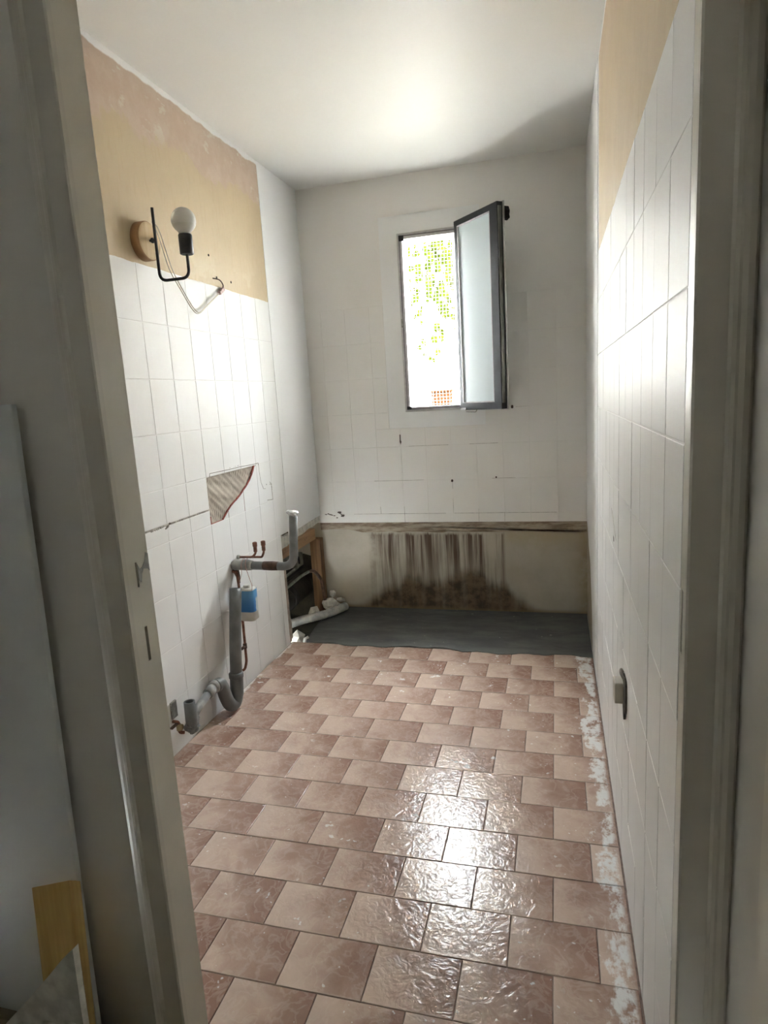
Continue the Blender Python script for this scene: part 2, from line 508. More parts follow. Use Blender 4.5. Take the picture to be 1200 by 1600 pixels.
def tube(bm, pts, r, n=12, caps=True, mi=0, wob=0.0, hollow=False):
    P = [Vector(p) for p in pts]
    R = r if isinstance(r, (list, tuple)) else [r] * len(P)
    t0 = (P[1] - P[0]).normalized()
    ref = Vector((0, 0, 1)) if abs(t0.z) < 0.9 else Vector((1, 0, 0))
    nrm = (ref - t0 * ref.dot(t0)).normalized()
    rings = []
    for i, p in enumerate(P):
        if i == 0:
            t = (P[1] - P[0])
        elif i == len(P) - 1:
            t = (P[-1] - P[-2])
        else:
            t = (P[i + 1] - P[i - 1])
        t.normalize()
        nrm = (nrm - t * nrm.dot(t)).normalized()
        bn = t.cross(nrm)
        ring = []
        for k in range(n):
            a = 2 * math.pi * k / n
            rr = R[i] * (1 + (random.uniform(-wob, wob) if wob else 0))
            ring.append(bm.verts.new(p + (nrm * math.cos(a) + bn * math.sin(a)) * rr))
        rings.append(ring)
    for i in range(len(rings) - 1):
        for k in range(n):
            f = bm.faces.new((rings[i][k], rings[i][(k + 1) % n], rings[i + 1][(k + 1) % n], rings[i + 1][k]))
            f.smooth = True
            f.material_index = mi
    if caps:
        bm.faces.new(rings[0][::-1]).material_index = mi
        if hollow:
            # open end: a lip and a sunk bottom
            c = P[-1]
            d = (P[-1] - P[-2]).normalized()
            inner = [bm.verts.new(c + (v.co - c) * 0.78) for v in rings[-1]]
            deep = [bm.verts.new(v.co - d * (R[-1] * 1.6)) for v in inner]
            for k in range(n):
                bm.faces.new((rings[-1][k], rings[-1][(k + 1) % n], inner[(k + 1) % n], inner[k])).material_index = mi
                bm.faces.new((inner[k], inner[(k + 1) % n], deep[(k + 1) % n], deep[k])).material_index = mi
            bm.faces.new(deep).material_index = mi
        else:
            bm.faces.new(rings[-1]).material_index = mi


def lathe(bm, prof, n=24, origin=(0, 0, 0), axis='Z', mi=0, close=True):
    """prof: list of (radius, height)"""
    O = Vector(origin)

    def P(r, h, a):
        c, s = r * math.cos(a), r * math.sin(a)
        return O + (Vector((c, s, h)) if axis == 'Z' else Vector((h, c, s)))
    rings = [[bm.verts.new(P(max(r, 1e-5), h, 2 * math.pi * k / n)) for k in range(n)] for r, h in prof]
    for i in range(len(rings) - 1):
        for k in range(n):
            f = bm.faces.new((rings[i][k], rings[i][(k + 1) % n], rings[i + 1][(k + 1) % n], rings[i + 1][k]))
            f.smooth = True
            f.material_index = mi
    if close:
        bm.faces.new(rings[0][::-1]).material_index = mi
        bm.faces.new(rings[-1]).material_index = mi


def lump(bm, c, r, seed, n=2, flat=1.0):
    """an irregular crumb"""
    rg = random.Random(seed)
    g = bmesh.ops.create_icosphere(bm, subdivisions=n, radius=1.0)
    for v in g['verts']:
        k = 1 + rg.uniform(-0.24, 0.24)
        v.co = Vector((v.co.x * r[0] * k, v.co.y * r[1] * k, v.co.z * r[2] * k * flat)) + Vector(c)


def plate(bm, axis, front, back, us, vs, holes=(), mi=0):
    """slab on a grid of cells (us x vs), normal along axis, with whole-cell rectangular holes (u0,u1,v0,v1)"""
    us = sorted(set(round(u, 5) for u in list(us) + [h for q in holes for h in q[:2]]))
    vs = sorted(set(round(v, 5) for v in list(vs) + [h for q in holes for h in q[2:]]))

    def P(u, v, n):
        return {0: (n, u, v), 1: (u, n, v), 2: (u, v, n)}[axis]
    cache = {}

    def V(u, v, n):
        k = (u, v, n)
        if k not in cache:
            cache[k] = bm.verts.new(P(u, v, n))
        return cache[k]

    def solid(i, j):
        if i < 0 or j < 0 or i >= len(us) - 1 or j >= len(vs) - 1:
            return False
        cu, cv = (us[i] + us[i + 1]) / 2, (vs[j] + vs[j + 1]) / 2
        return not any(h[0] < cu < h[1] and h[2] < cv < h[3] for h in holes)
    for i in range(len(us) - 1):
        for j in range(len(vs) - 1):
            if not solid(i, j):
                continue
            u0, u1, v0, v1 = us[i], us[i + 1], vs[j], vs[j + 1]
            for n in (front, back):
                bm.faces.new((V(u0, v0, n), V(u1, v0, n), V(u1, v1, n), V(u0, v1, n)))
            for di, dj, a, b in ((-1, 0, (u0, v0), (u0, v1)), (1, 0, (u1, v0), (u1, v1)), (0, -1, (u0, v0), (u1, v0)), (0, 1, (u0, v1), (u1, v1))):
                if not solid(i + di, j + dj):
                    bm.faces.new((V(*a, front), V(*b, front), V(*b, back), V(*a, back)))
    for f in bm.faces:
        f.material_index = mi


def link(name, bm, mats, parent=None, recalc=True, bevel=0.0, smooth=False):
    if recalc:
        bmesh.ops.recalc_face_normals(bm, faces=bm.faces)
    me = bpy.data.meshes.new(name)
    bm.to_mesh(me)
    bm.free()
    if smooth:
        for p in me.polygons:
            p.use_smooth = True
    for m in (mats if isinstance(mats, (list, tuple)) else [mats]):
        me.materials.append(m)
    o = bpy.data.objects.new(name, me)
    COL.objects.link(o)
    if parent:
        o.parent = parent
        o.matrix_parent_inverse = parent.matrix_basis.inverted()
    if bevel:
        b = o.modifiers.new('bevel', 'BEVEL')
        b.width = bevel
        b.segments = 2
        b.limit_method = 'ANGLE'
    return o


def struct(o):
    o['kind'] = 'structure'
    return o


def empty(name, loc=(0, 0, 0)):
    o = bpy.data.objects.new(name, None)
    COL.objects.link(o)
    o.location = loc
    o.empty_display_size = 0.05
    return o


def thing(name, label, cat, loc=(0, 0, 0), group=None):
    o = empty(name, loc)
    return tag(o, label, cat, group)


def tag(o, label, cat, group=None):
    o['label'] = label
    o['category'] = cat
    if group:
        o['group'] = group
    return o


# ------------------------------------------------------------------ dimensions (metres)
XL, XR = -1.379, 0.181          # tile faces of the side walls
YB, YF = 1.160, -1.475          # tile face of the back wall, room face of the door wall
H = 2.45
JT = 0.0012                     # joint depth
WX0, WX1, WZ0, WZ1 = -0.800, -0.462, 1.197, 2.143   # window opening
TOPZ = 1.786                    # top of the wall tiles
ROWZ = [0.002 + 0.1982 * k for k in range(10)]
ROWZ[-1] = TOPZ

# ------------------------------------------------------------------ tiles
_tile_cache = {}
ORI = {
    'floor': Matrix(((1, 0, 0), (0, 1, 0), (0, 0, 1))),
    'left': Matrix(((0, 0, 1), (1, 0, 0), (0, 1, 0))),
    'right': Matrix(((0, 0, -1), (-1, 0, 0), (0, 1, 0))),
    'back': Matrix(((1, 0, 0), (0, 0, -1), (0, 1, 0))),
}


def tile_mesh(key, w, h, t, bev, mat, shift=(0.0, 0.0)):
    k = (key, round(w, 4), round(h, 4), shift)
    if k in _tile_cache:
        return _tile_cache[k]
    me = bpy.data.meshes.new(key)
    x, y = w / 2, h / 2
    sx, sy = shift

    def ring(dx, z):
        return [(sx - x + dx, sy - y + dx, z), (sx + x - dx, sy - y + dx, z), (sx + x - dx, sy + y - dx, z), (sx - x + dx, sy + y - dx, z)]
    vs = ring(0, -t) + ring(0, -bev) + ring(bev * 0.35, -bev * 0.3) + ring(bev * 1.1, 0)
    fs = [(3, 2, 1, 0), (12, 13, 14, 15)]
    for r in range(3):
        for i in range(4):
            j = (i + 1) % 4
            fs.append((r * 4 + i, r * 4 + j, r * 4 + 4 + j, r * 4 + 4 + i))
    me.from_pydata(vs, [], fs)
    me.materials.append(mat)
    me.update()
    _tile_cache[k] = me
    return me


def place_tile(name, me, parent, origin, ori, tilt=0.0):
    o = bpy.data.objects.new(name, me)
    COL.objects.link(o)
    o.parent = parent
    R = ORI[ori]
    if tilt:
        R = R @ Matrix.Rotation(random.gauss(0, tilt), 3, 'X') @ Matrix.Rotation(random.gauss(0, tilt), 3, 'Y')
    o.matrix_basis = Matrix.Translation(origin) @ R.to_4x4()
    return o


# ------------------------------------------------------------------ floor
bm = bm_new()
box(bm, XL - 0.0, XR + 0.01, -1.60, 0.60, -0.12, -0.0035)
floor = struct(link('floor', bm, M['grout']))
bm = bm_new()
box(bm, -1.80, XR + 0.01, 0.6005, YB + 0.02, -0.12, -0.06)
link('pit_floor', bm, M['soot_and_shade'], floor)

TW, TD, G = 0.200, 0.14791, 0.0022
for j in range(-4, 11):
    y1, y0 = -j * TD, -(j + 1) * TD
    off = 0.0 if j % 2 == 0 else 0.1
    i = -8
    while True:
        a, b = i * TW + off, (i + 1) * TW + off
        i += 1
        if a > XR - 0.01:
            break
        ca, cb = max(a, XL + 0.004), min(b, XR - 0.003)
        if cb - ca < 0.02:
            continue
        w = cb - ca - G
        # the print keeps its place on a cut tile
        sh = (round((ca + cb) / 2 - (a + b) / 2, 4), 0.0)
        me = tile_mesh('floor_tile', w, TD - G, 0.008, 0.0013, M['floor_tile'], sh)
        place_tile('floor_tile', me, floor, ((a + b) / 2, (y0 + y1) / 2, random.gauss(0, 0.0003)), 'floor', 0.0022)

# cement patch along the back wall with a ragged front edge
rg = random.Random(3)
front = []
x = XR - 0.001
while x > -1.27:
    k = (x - -1.27) / (XR + 1.27)
    base = 0.605 - 0.026 * k
    front.append((x, base - 0.012 + 0.014 * math.sin(x * 9.0 + 1.0) + 0.009 * math.sin(x * 31.4) + rg.uniform(-0.004, 0.004)))
    x -= 0.025
poly = [(XR - 0.001, YB + 0.016)] + front + [(-1.302, 0.612), (-1.306, 0.66), (-1.315, 0.72), (-1.325, 0.80), (-1.335, 0.90), (-1.33, 1.00), (-1.335, 1.06), (-1.33, 1.13), (-1.34, YB + 0.016)]
bm = bm_new()
prism(bm, poly[::-1], 2, -0.06, 0.0045)
bmesh.ops.triangulate(bm, faces=[f for f in bm.faces if len(f.verts) > 4])
screed = link('cement_screed', bm, M['cement'], floor)

# ------------------------------------------------------------------ ceiling
bm = bm_new()
box(bm, -2.0, 0.45, -1.50, 1.42, H, H + 0.15)
ceiling = struct(link('ceiling', bm, M['ceiling']))

# ------------------------------------------------------------------ wall_left
OP_Y0, OP_Z1 = 0.575, 0.598     # broken opening in the corner
HY0, HY1, HZ0, HZ1 = -0.093, 0.366, ROWZ[4], ROWZ[5]   # three missing tiles
bm = bm_new()
plate(bm, 0, XL - JT, XL - 0.085, [-1.53, YB + 0.02], [-0.10, H],
      [(OP_Y0, YB + 0.03, -0.11, OP_Z1), (HY0, HY1, HZ0, HZ1)])
wall_left = struct(link('wall_left', bm, M['wall_left']))

LJ = [0.060 + 0.153 * k for k in range(-10, 5)]     # vertical joints (y): -1.47 .. 0.672
TG = 0.0030
for a, b in zip(LJ[:-1], LJ[1:]):
    for r in range(9):
        z0, z1 = ROWZ[r], ROWZ[r + 1]
        if r == 4 and a > HY0 - 0.01 and b < HY1 + 0.01:
            continue
        y1 = b
        if b > OP_Y0 and z1 < OP_Z1 + 0.02:
            y1 = OP_Y0 - 0.012 + 0.008 * (r % 2)
        if y1 - a < 0.03:
            continue
        spans = [(z0, z1)]
        if r == 4 and b < HY0 + 0.01 and a > -0.56:
            spans = [(z0, 0.855), (0.861, z1)]           # tile cut by the chased line
        for s0, s1 in spans:
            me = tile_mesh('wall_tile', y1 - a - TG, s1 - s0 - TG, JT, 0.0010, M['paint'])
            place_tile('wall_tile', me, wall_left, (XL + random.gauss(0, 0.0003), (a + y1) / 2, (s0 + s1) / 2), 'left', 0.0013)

# smooth filler from the last tiles to the corner
bm = bm_new()
prism(bm, [(0.6735, H - 0.001), (0.6735, 0.576), (0.80, 0.582), (0.96, 0.588), (YB - 0.001, 0.592), (YB - 0.001, H - 0.001)], 0, XL - JT, XL + 0.0005)
link('filler_skim', bm, M['paint_skim'], wall_left)

# missing tiles: combed adhesive bed and the broken piece that stayed
bm = bm_new()
NU, NV = 150, 44
grid = []
for i in range(NU + 1):
    row = []
    for k in range(NV + 1):
        u = HY0 + (HY1 - HY0) * i / NU
        v = HZ0 + (HZ1 - HZ0) * k / NV
        bend = 0.02 * math.sin(v * 31) + 0.014 * math.sin(v * 57 + u * 20)
        ph = (u + bend + (0.55 * (v - HZ0) if u > 0.13 else 0.0)) * 2 * math.pi / 0.0125
        hgt = 0.0018 * math.sin(ph) + 0.0008 * math.sin(u * 130 + v * 170)
        row.append(bm.verts.new((XL - 0.0085 + hgt, u, v)))
    grid.append(row)
for i in range(NU):
    for k in range(NV):
        bm.faces.new((grid[i][k], grid[i + 1][k], grid[i + 1][k + 1], grid[i][k + 1])).smooth = True
link('adhesive_bed', bm, M['adhesive'], wall_left)
curve = [(0.350, 0.990), (0.338, 0.972), (0.318, 0.952), (0.292, 0.930), (0.262, 0.912), (0.247, 0.904), (0.222, 0.893), (0.200, 0.881), (0.176, 0.870), (0.150, 0.861), (0.120, 0.852), (0.089, 0.840), (0.062, 0.826), (0.044, 0.815), (0.026, 0.803), (0.012, 0.7955)]


def clip(poly, u0, u1):
    def half(pl, c, keep):
        out = []
        for i in range(len(pl)):
            p, q = pl[i], pl[(i + 1) % len(pl)]
            ip, iq = keep(p[0], c), keep(q[0], c)
            if ip:
                out.append(p)
            if ip != iq:
                t = (c - p[0]) / (q[0] - p[0])
                out.append((c, p[1] + t * (q[1] - p[1])))
        return out
    poly = half(poly, u0, lambda a, c: a >= c)
    return half(poly, u1, lambda a, c: a <= c) if poly else poly


rem = curve + [(0.060, 0.7955), (HY1 - 0.001, 0.7955), (HY1 - 0.001, 0.990)]
for u0, u1 in ((0.0, 0.0590), (0.0615, 0.2120), (0.2145, 0.3650)):
    pl = clip(rem, u0, u1)
    bm = bm_new()
    prism(bm, pl, 0, XL - 0.0065, XL, 1, 0)
    bmesh.ops.triangulate(bm, faces=[f for f in bm.faces if len(f.verts) > 4])
    link('broken_wall_tile', bm, [M['paint'], M['red_clay']], wall_left)
# the glazed red line where the clay body shows along the break
bm = bm_new()
for i in range(len(curve) - 1):
    (a0, b0), (a1, b1) = curve[i], curve[i + 1]
    w = 0.0042 + 0.002 * random.random() + (0.004 if i < 2 else 0)
    dx, dz = a1 - a0, b1 - b0
    l = math.hypot(dx, dz)
    nx, nz = dz / l * w, -dx / l * w
    prism(bm, [(a0, b0), (a1, b1), (a1 + nx, b1 + nz), (a0 + nx, b0 + nz)], 0, XL - 0.0065, XL - 0.0004 + 0.0003 * random.random())
link('clay_break', bm, M['red_clay'], wall_left)
bm = bm_new()
box(bm, XL - 0.0060, XL - 0.0003, HY0 + 0.0005, HY0 + 0.006, HZ0 + 0.0005, HZ0 + 0.034)
box(bm, XL - 0.0060, XL - 0.0008, HY0 + 0.006, 0.012, HZ0 + 0.0003, HZ0 + 0.0026)
link('clay_break', bm, M['red_clay'], wall_left)


def crumbs(name, parent, mat, pts, axis, face, size, seed, count):
    """ragged chips along a polyline lying in a wall face, joined into one piece"""
    rg = random.Random(seed)
    bm = bm_new()
    P = [Vector((*p, 0)) for p in pts]
    for _ in range(count):
        i = rg.randrange(len(P) - 1)
        p = P[i].lerp(P[i + 1], rg.random())
        s = size * rg.uniform(0.35, 1.0)
        n = rg.randint(4, 6)
        a0 = rg.random() * 6
        poly = [(p.x + 1.8 * s * math.cos(a0 + 2 * math.pi * k / n) * rg.uniform(0.5, 1), p.y + s * math.sin(a0 + 2 * math.pi * k / n) * rg.uniform(0.4, 1)) for k in range(n)]
        d = rg.uniform(0.0004, 0.0012)
        prism(bm, poly, axis, face[0], face[1] + (d if face[1] > face[0] else -d))
    o = link(name, bm, mat, parent)
    return o


# chased line across the cut tiles, hairline cracks round the hole
bm = bm_new()
box(bm, XL - JT, XL - 0.0009, -0.545, HY0, 0.8545, 0.8615)
link('mortar_joint', bm, M['seam'], wall_left)
crumbs('chipped_joint', wall_left, M['seam'], [(-0.50, 0.853), (-0.44, 0.855), (-0.39, 0.858), (-0.26, 0.858), (-0.10, 0.859)], 0, (XL - JT, XL), 0.0042, 5, 46)
crumbs('chipped_joint', wall_left, M['gouge'], [(-0.41, 0.845), (-0.375, 0.862)], 0, (XL - JT, XL), 0.006, 6, 8)


def crack(parent, mat, pts, w, x0, x1):
    bm = bm_new()
    for (a0, b0), (a1, b1) in zip(pts[:-1], pts[1:]):
        l = math.hypot(a1 - a0, b1 - b0)
        nx, nz = (b1 - b0) / l * w / 2, -(a1 - a0) / l * w / 2
        prism(bm, [(a0 + nx, b0 + nz), (a1 + nx, b1 + nz), (a1 - nx, b1 - nz), (a0 - nx, b0 - nz)], 0, x0, x1)
    return link('hairline_crack', bm, mat, parent)


crack(wall_left, M['gouge'], [(-0.066, 0.994), (-0.062, 1.007), (0.10, 1.004), (0.20, 1.004), (0.33, 1.000), (0.392, 1.000)], 0.0024, XL - 0.001, XL + 0.0006)
crack(wall_left, M['seam'], [(0.392, 1.000), (0.395, 0.950), (0.402, 0.905), (0.425, 0.868), (0.448, 0.866)], 0.0022, XL - 0.001, XL + 0.0006)
crack(wall_left, M['seam'], [(0.500, 0.893), (0.515, 0.880), (0.516, 0.842), (0.519, 0.80), (0.455, 0.806)], 0.0030, XL - 0.001, XL + 0.0006)
crumbs('chipped_joint', wall_left, M['seam'], [(0.46, 0.885), (0.516, 0.88), (0.518, 0.85)], 0, (XL - JT, XL), 0.005, 9, 9)
crumbs('chipped_joint', wall_left, M['seam'], [(0.10, 1.010), (0.21, 1.012)], 0, (XL - JT, XL), 0.003, 19, 7)

# broken layers at the opening: tile, board, core
rg = random.Random(12)


def ragged_strip(y_edge, z0, z1, x0, x1, amp, mat, y_in, step=0.03):
    bm = bm_new()
    z = z0
    pts = []
    while z < z1:
        pts.append((y_edge + rg.uniform(-amp, amp), z))
        z += step
    pts.append((y_edge, z1))
    prism(bm, [(y_in, z0)] + pts + [(y_in, z1)], 0, x0, x1)
    bmesh.ops.triangulate(bm, faces=[f for f in bm.faces if len(f.verts) > 4])
    return link('broken_edge', bm, mat, wall_left)


ragged_strip(0.606, 0.0, 0.415, XL - 0.016, XL - JT - 0.002, 0.006, M['board_edge'], OP_Y0 + 0.0005)
ragged_strip(0.632, 0.15, 0.375, XL - 0.034, XL - 0.0165, 0.005, M['board_core'], OP_Y0 + 0.0005)
ragged_strip(0.640, 0.0, 0.16, XL - 0.034, XL - 0.0165, 0.012, M['board_edge'], OP_Y0 + 0.0005)
# crumbly ledge of tile bed over the opening
bm = bm_new()
up_e = [(0.565 + 0.0425 * k, 0.578 + 0.0010 * k + rg.uniform(-0.003, 0.003)) for k in range(15)]
lo_e = [(0.565 + 0.0425 * k, 0.522 + 0.0026 * k + rg.uniform(-0.006, 0.006)) for k in range(15)]
prism(bm, [(min(a, YB - 0.002), b) for a, b in up_e] + [(min(a, YB - 0.002), b) for a, b in lo_e[::-1]], 0, XL - 0.022, XL - 0.003)
bmesh.ops.triangulate(bm, faces=[f for f in bm.faces if len(f.verts) > 4])
link('tile_bed_ledge', bm, M['chalk'], wall_left)
crumbs('chipped_joint', wall_left, M['gouge'], [(0.60, 0.592), (0.9, 0.588), (1.10, 0.590)], 0, (XL - 0.01, XL - 0.002), 0.005, 21, 22)

# ------------------------------------------------------------------ wall_right
bm = bm_new()
plate(bm, 0, XR + JT, XR + 0.10, [-1.5055, YB + 0.02], [-0.10, H])
wall_right = struct(link('wall_right', bm, M['wall_right']))
RJ = [-1.505 + 0.1478 * k for k in range(0, 13)]
RJ[-1] = 0.262
for a, b in zip(RJ[:-1], RJ[1:]):
    for r in range(9):
        z0, z1 = ROWZ[r], ROWZ[r + 1] if r < 8 else 1.768
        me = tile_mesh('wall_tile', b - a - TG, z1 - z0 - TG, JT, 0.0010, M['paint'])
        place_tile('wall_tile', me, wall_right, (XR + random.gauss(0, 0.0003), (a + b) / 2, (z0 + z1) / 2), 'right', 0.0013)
bm = bm_new()
prism(bm, [(0.2635, H - 0.001), (0.2635, 0.0), (0.62, 0.0), (0.66, 0.20), (0.72, 0.33), (0.84, 0.41), (0.97, 0.455), (1.02, 0.52), (1.13, 0.545), (YB - 0.001, 0.545), (YB - 0.001, H - 0.001)], 0, XR - 0.0008, XR + JT)
bmesh.ops.triangulate(bm, faces=[f for f in bm.faces if len(f.verts) > 4])
link('filler_skim', bm, M['paint_skim'], wall_right)
bm = bm_new()
prism(bm, [(0.622, 0.001), (YB + 0.015, 0.001), (YB + 0.015, 0.543), (1.13, 0.543), (1.02, 0.518), (0.97, 0.453), (0.84, 0.408), (0.72, 0.328), (0.662, 0.20)], 0, XR + 0.0008, XR + JT)
bmesh.ops.triangulate(bm, faces=[f for f in bm.faces if len(f.verts) > 4])
link('bare_patch', bm, M['bare'], wall_right)
# scuffs
bm = bm_new()
prism(bm, [(-0.42, 0.900), (-0.40, 0.905), (-0.545, 0.842), (-0.56, 0.838)], 0, XR - 0.0006, XR + JT)
link('scuff', bm, M['seam'], wall_right)
bm = bm_new()
prism(bm, [(-0.49, 0.833), (-0.478, 0.835), (-0.480, 0.818), (-0.490, 0.82)], 0, XR - 0.0008, XR + JT)
link('gouge', bm, M['gouge'], wall_right)

# ------------------------------------------------------------------ wall_back
bm = bm_new()
YB2 = YB + JT                      # paint in the joints / above the tiles
plate(bm, 1, YB2, YB + 0.25, [-1.85, 0.30], [0.544, H], [(WX0 - 0.008, WX1 + 0.008, WZ0 - 0.008, WZ1 + 0.008)])
wall_back = struct(link('wall_back', bm, M['paint_back_lifted']))
bm = bm_new()
box(bm, -1.85, 0.30, YB + 0.018, YB + 0.25, -0.12, 0.544)
link('bare_plaster', bm, M['bare'], wall_back)
# ragged mortar left under the last tiles
rg = random.Random(31)
pts = []
x = -1.385
while x < 0.17:
    pts.append((x, 0.486 + rg.uniform(-0.007, 0.008) + (0.018 if x < -1.15 else 0)))
    x += 0.045
pts.append((0.18, 0.486))
bm = bm_new()
prism(bm, [(-1.385, 0.5435)] + pts + [(0.18, 0.5435)], 1, YB + 0.009, YB + 0.018)
bmesh.ops.triangulate(bm, faces=[f for f in bm.faces if len(f.verts) > 4])
link('mortar_ridge', bm, M['mortar'], wall_back)

BJ = [XL + 0.002] + [-0.991 + 0.1455 * k for k in range(-2, 9)] + [XR - 0.002]
PX0, PX1, PZ0, PZ1 = -0.908, -0.355, 1.098, 2.245     # smooth patch round the window
RB = [0.545] + ROWZ[3:]
for a, b in zip(BJ[:-1], BJ[1:]):
    for z0, z1 in zip(RB[:-1], RB[1:]):
        # keep clear of the filler patch round the window
        segs = [(a, b, z0, z1)]
        if b > PX0 and a < PX1 and z1 > PZ0:
            segs = []
            if z0 < PZ0 - 0.02:
                segs.append((a, b, z0, PZ0))
                if a < PX0 - 0.015:
                    segs.append((a, PX0, PZ0, z1))
                if b > PX1 + 0.015:
                    segs.append((PX1, b, PZ0, z1))
            else:
                if a < PX0 - 0.015:
                    segs.append((a, PX0, z0, z1))
                if b > PX1 + 0.015:
                    segs.append((PX1, b, z0, z1))
        for s in segs:
            if s[1] - s[0] < 0.012:
                continue
            g = 0.0016
            me = tile_mesh('wall_tile', s[1] - s[0] - g, s[3] - s[2] - g, JT, 0.0009, M['paint_back_lifted'])
            place_tile('wall_tile', me, wall_back, ((s[0] + s[1]) / 2, YB + random.gauss(0, 0.0002), (s[2] + s[3]) / 2), 'back', 0.0012)
bm = bm_new()
plate(bm, 1, YB - 0.0022, YB2, [PX0, PX1], [PZ0, PZ1], [(WX0 - 0.008, WX1 + 0.008, WZ0 - 0.008, WZ1 + 0.008)])
link('window_filler', bm, M['paint_skim'], wall_back, bevel=0.001)
# dirty joints low on the wall
bm = bm_new()
for x0, x1, z in ((-1.02, -0.72, 0.7948), (-1.16, -0.60, 0.5966), (-0.55, 0.02, 0.5966), (-0.80, -0.57, 0.993), (-0.45, -0.29, 0.993), (-0.33, -0.20, 0.7948)):
    box(bm, x0, x1, YB + 0.0006, YB2, z - 0.0009, z + 0.0009)
for x, z0, z1 in ((-0.846, 0.546, 0.64), (-0.555, 0.597, 0.68), (-0.991, 0.597, 0.64), (-0.41, 0.546, 0.62), (-0.555, 0.74, 0.79), (-0.264, 0.546, 0.60)):
    box(bm, x - 0.001, x + 0.001, YB + 0.0005, YB2, z0, z1)
link('dirty_joint', bm, M['seam'], wall_back)


def wall_plug(x, z, s, n):
    bm = bm_new()
    rg2 = random.Random(n)
    lathe(bm, [(s * 0.9, 0.002), (s, 0.0), (s * 0.8, -0.004), (s * 0.4, -0.009), (s * 0.3, -0.012)], 9, (0, 0, 0))
    for v in bm.verts:
        v.co.x *= rg2.uniform(0.8, 1.2)
        v.co = Vector((x + v.co.x, YB + v.co.z, z + v.co.y * 1.3))
    return link('wall_plug', bm, M['copper_dark'], wall_back)


wall_plug(-0.209, 1.187, 0.0075, 1)
wall_plug(-0.556, 0.786, 0.0065, 2)
wall_plug(-0.306, 0.800, 0.0045, 3)
bm = bm_new()
prism(bm, [(-0.852, 1.062), (-0.846, 1.062), (-0.846, 1.030), (-0.842, 1.020), (-0.848, 1.003), (-0.853, 1.020)], 1, YB - 0.0007, YB2)
link('gouge', bm, M['gouge'], wall_back)
bm = bm_new()
prism(bm, [(-0.19, 1.1872), (-0.19, 1.1852), (-0.10, 1.1862)], 1, YB - 0.0004, YB2)
link('gouge', bm, M['seam'], wall_back)
crumbs('chipped_joint', wall_back, M['gouge'], [(-1.355, 0.592), (-1.33, 0.600), (-1.275, 0.585)], 1, (YB2, YB), 0.007, 44, 9)
crumbs('chipped_joint', wall_back, M['gouge'], [(-1.270, 0.575), (-1.255, 0.610), (-1.225, 0.578)], 1, (YB2, YB), 0.010, 45, 6)

# ------------------------------------------------------------------ service cavity behind the opening
bm = bm_new()
box(bm, -1.80, -1.76, 0.35, YB + 0.02, -0.12, 0.72)      # back
box(bm, -1.76, XL - 0.086, 0.35, 0.39, -0.12, 0.72)       # near end
box(bm, -1.76, XL - 0.086, 0.39, YB + 0.02, 0.70, 0.74)   # lid
wall_cavity = struct(link('wall_cavity', bm, M['cavity']))
bm = bm_new()
prism(bm, [(-1.76, -0.12), (-1.446, -0.12), (-1.446, 0.325), (-1.52, 0.345), (-1.60, 0.33), (-1.76, 0.36)], 1, YB + 0.0075, YB + 0.0178)
link('cavity_shade_board', bm, M['soot_and_shade'], wall_cavity)  # dark board paints in the shade low in the cavity

# ------------------------------------------------------------------ door wall and frame
DX0, DX1, DZ = -0.680, 0.1814, 2.06
YH = -1.530                       # hall face of the door wall
bm = bm_new()
plate(bm, 1, YF, YH, [-2.05, 0.262], [-0.10, H], [(DX0 - 0.022, 0.30, -0.2, DZ + 0.02)])
wall_front = struct(link('wall_front', bm, M['hall_wall']))

door_frame = struct(empty('door_1'))
# left jamb with two mortises in its reveal
bm = bm_new()
plate(bm, 0, DX0, DX0 - 0.021, [YH - 0.002, YF + 0.002], [-0.003, DZ], [(-1.5105, -1.5060, 0.978, 1.022), (-1.5075, -1.5000, 0.842, 0.905)])
jl = link('jamb', bm, M['frame_paint'], door_frame)
bm = bm_new()
box(bm, DX0 - 0.020, DX0 - 0.008, -1.5110, -1.5055, 0.9775, 1.0225)
box(bm, DX0 - 0.020, DX0 - 0.006, -1.5080, -1.4995, 0.8415, 0.9055)
link('mortise', bm, M['slot'], jl)
bm = bm_new()
prism(bm, [(-1.5055, 0.990), (-1.4990, 0.984), (-1.4960, 0.998), (-1.4900, 1.006), (-1.4775, 1.003), (-1.4735, 0.998), (-1.4735, 1.030), (-1.4800, 1.033), (-1.4850, 1.018), (-1.4930, 1.010), (-1.5000, 1.008), (-1.5050, 1.018)], 0, DX0 - 0.001, DX0 + 0.0008)
link('chipped_paint', bm, M['steel'], jl)
# right jamb with its hinge recess
bm = bm_new()
plate(bm, 0, DX1, DX1 + 0.021, [YH - 0.002, -1.506], [-0.003, DZ], [(-1.5245, -1.5125, 0.905, 0.995)])
jr = link('jamb', bm, M['frame_paint'], door_frame)
bm = bm_new()
box(bm, DX1 + 0.0015, DX1 + 0.006, -1.5250, -1.5120, 0.9045, 0.9955)
link('hinge_plate', bm, M['steel'], jr)
bm = bm_new()
box(bm, DX0 - 0.021, DX1 + 0.021, YH - 0.002, YF + 0.002, DZ, DZ + 0.02)
link('head_jamb', bm, M['frame_paint'], door_frame)


def casing(bm, x_in, sgn, z1):
    """moulded architrave profile, from the opening outwards"""
    prof = [(0.000, 0.0), (0.000, 0.0105), (0.003, 0.0125), (0.038, 0.0125), (0.042, 0.0165), (0.047, 0.0165), (0.051, 0.0135), (0.058, 0.0125), (0.066, 0.0085), (0.0705, 0.004), (0.0705, 0.0)]
    prism(bm, [(x_in + sgn * u, YH - 0.002 - d) for u, d in prof], 2, -0.003, z1)


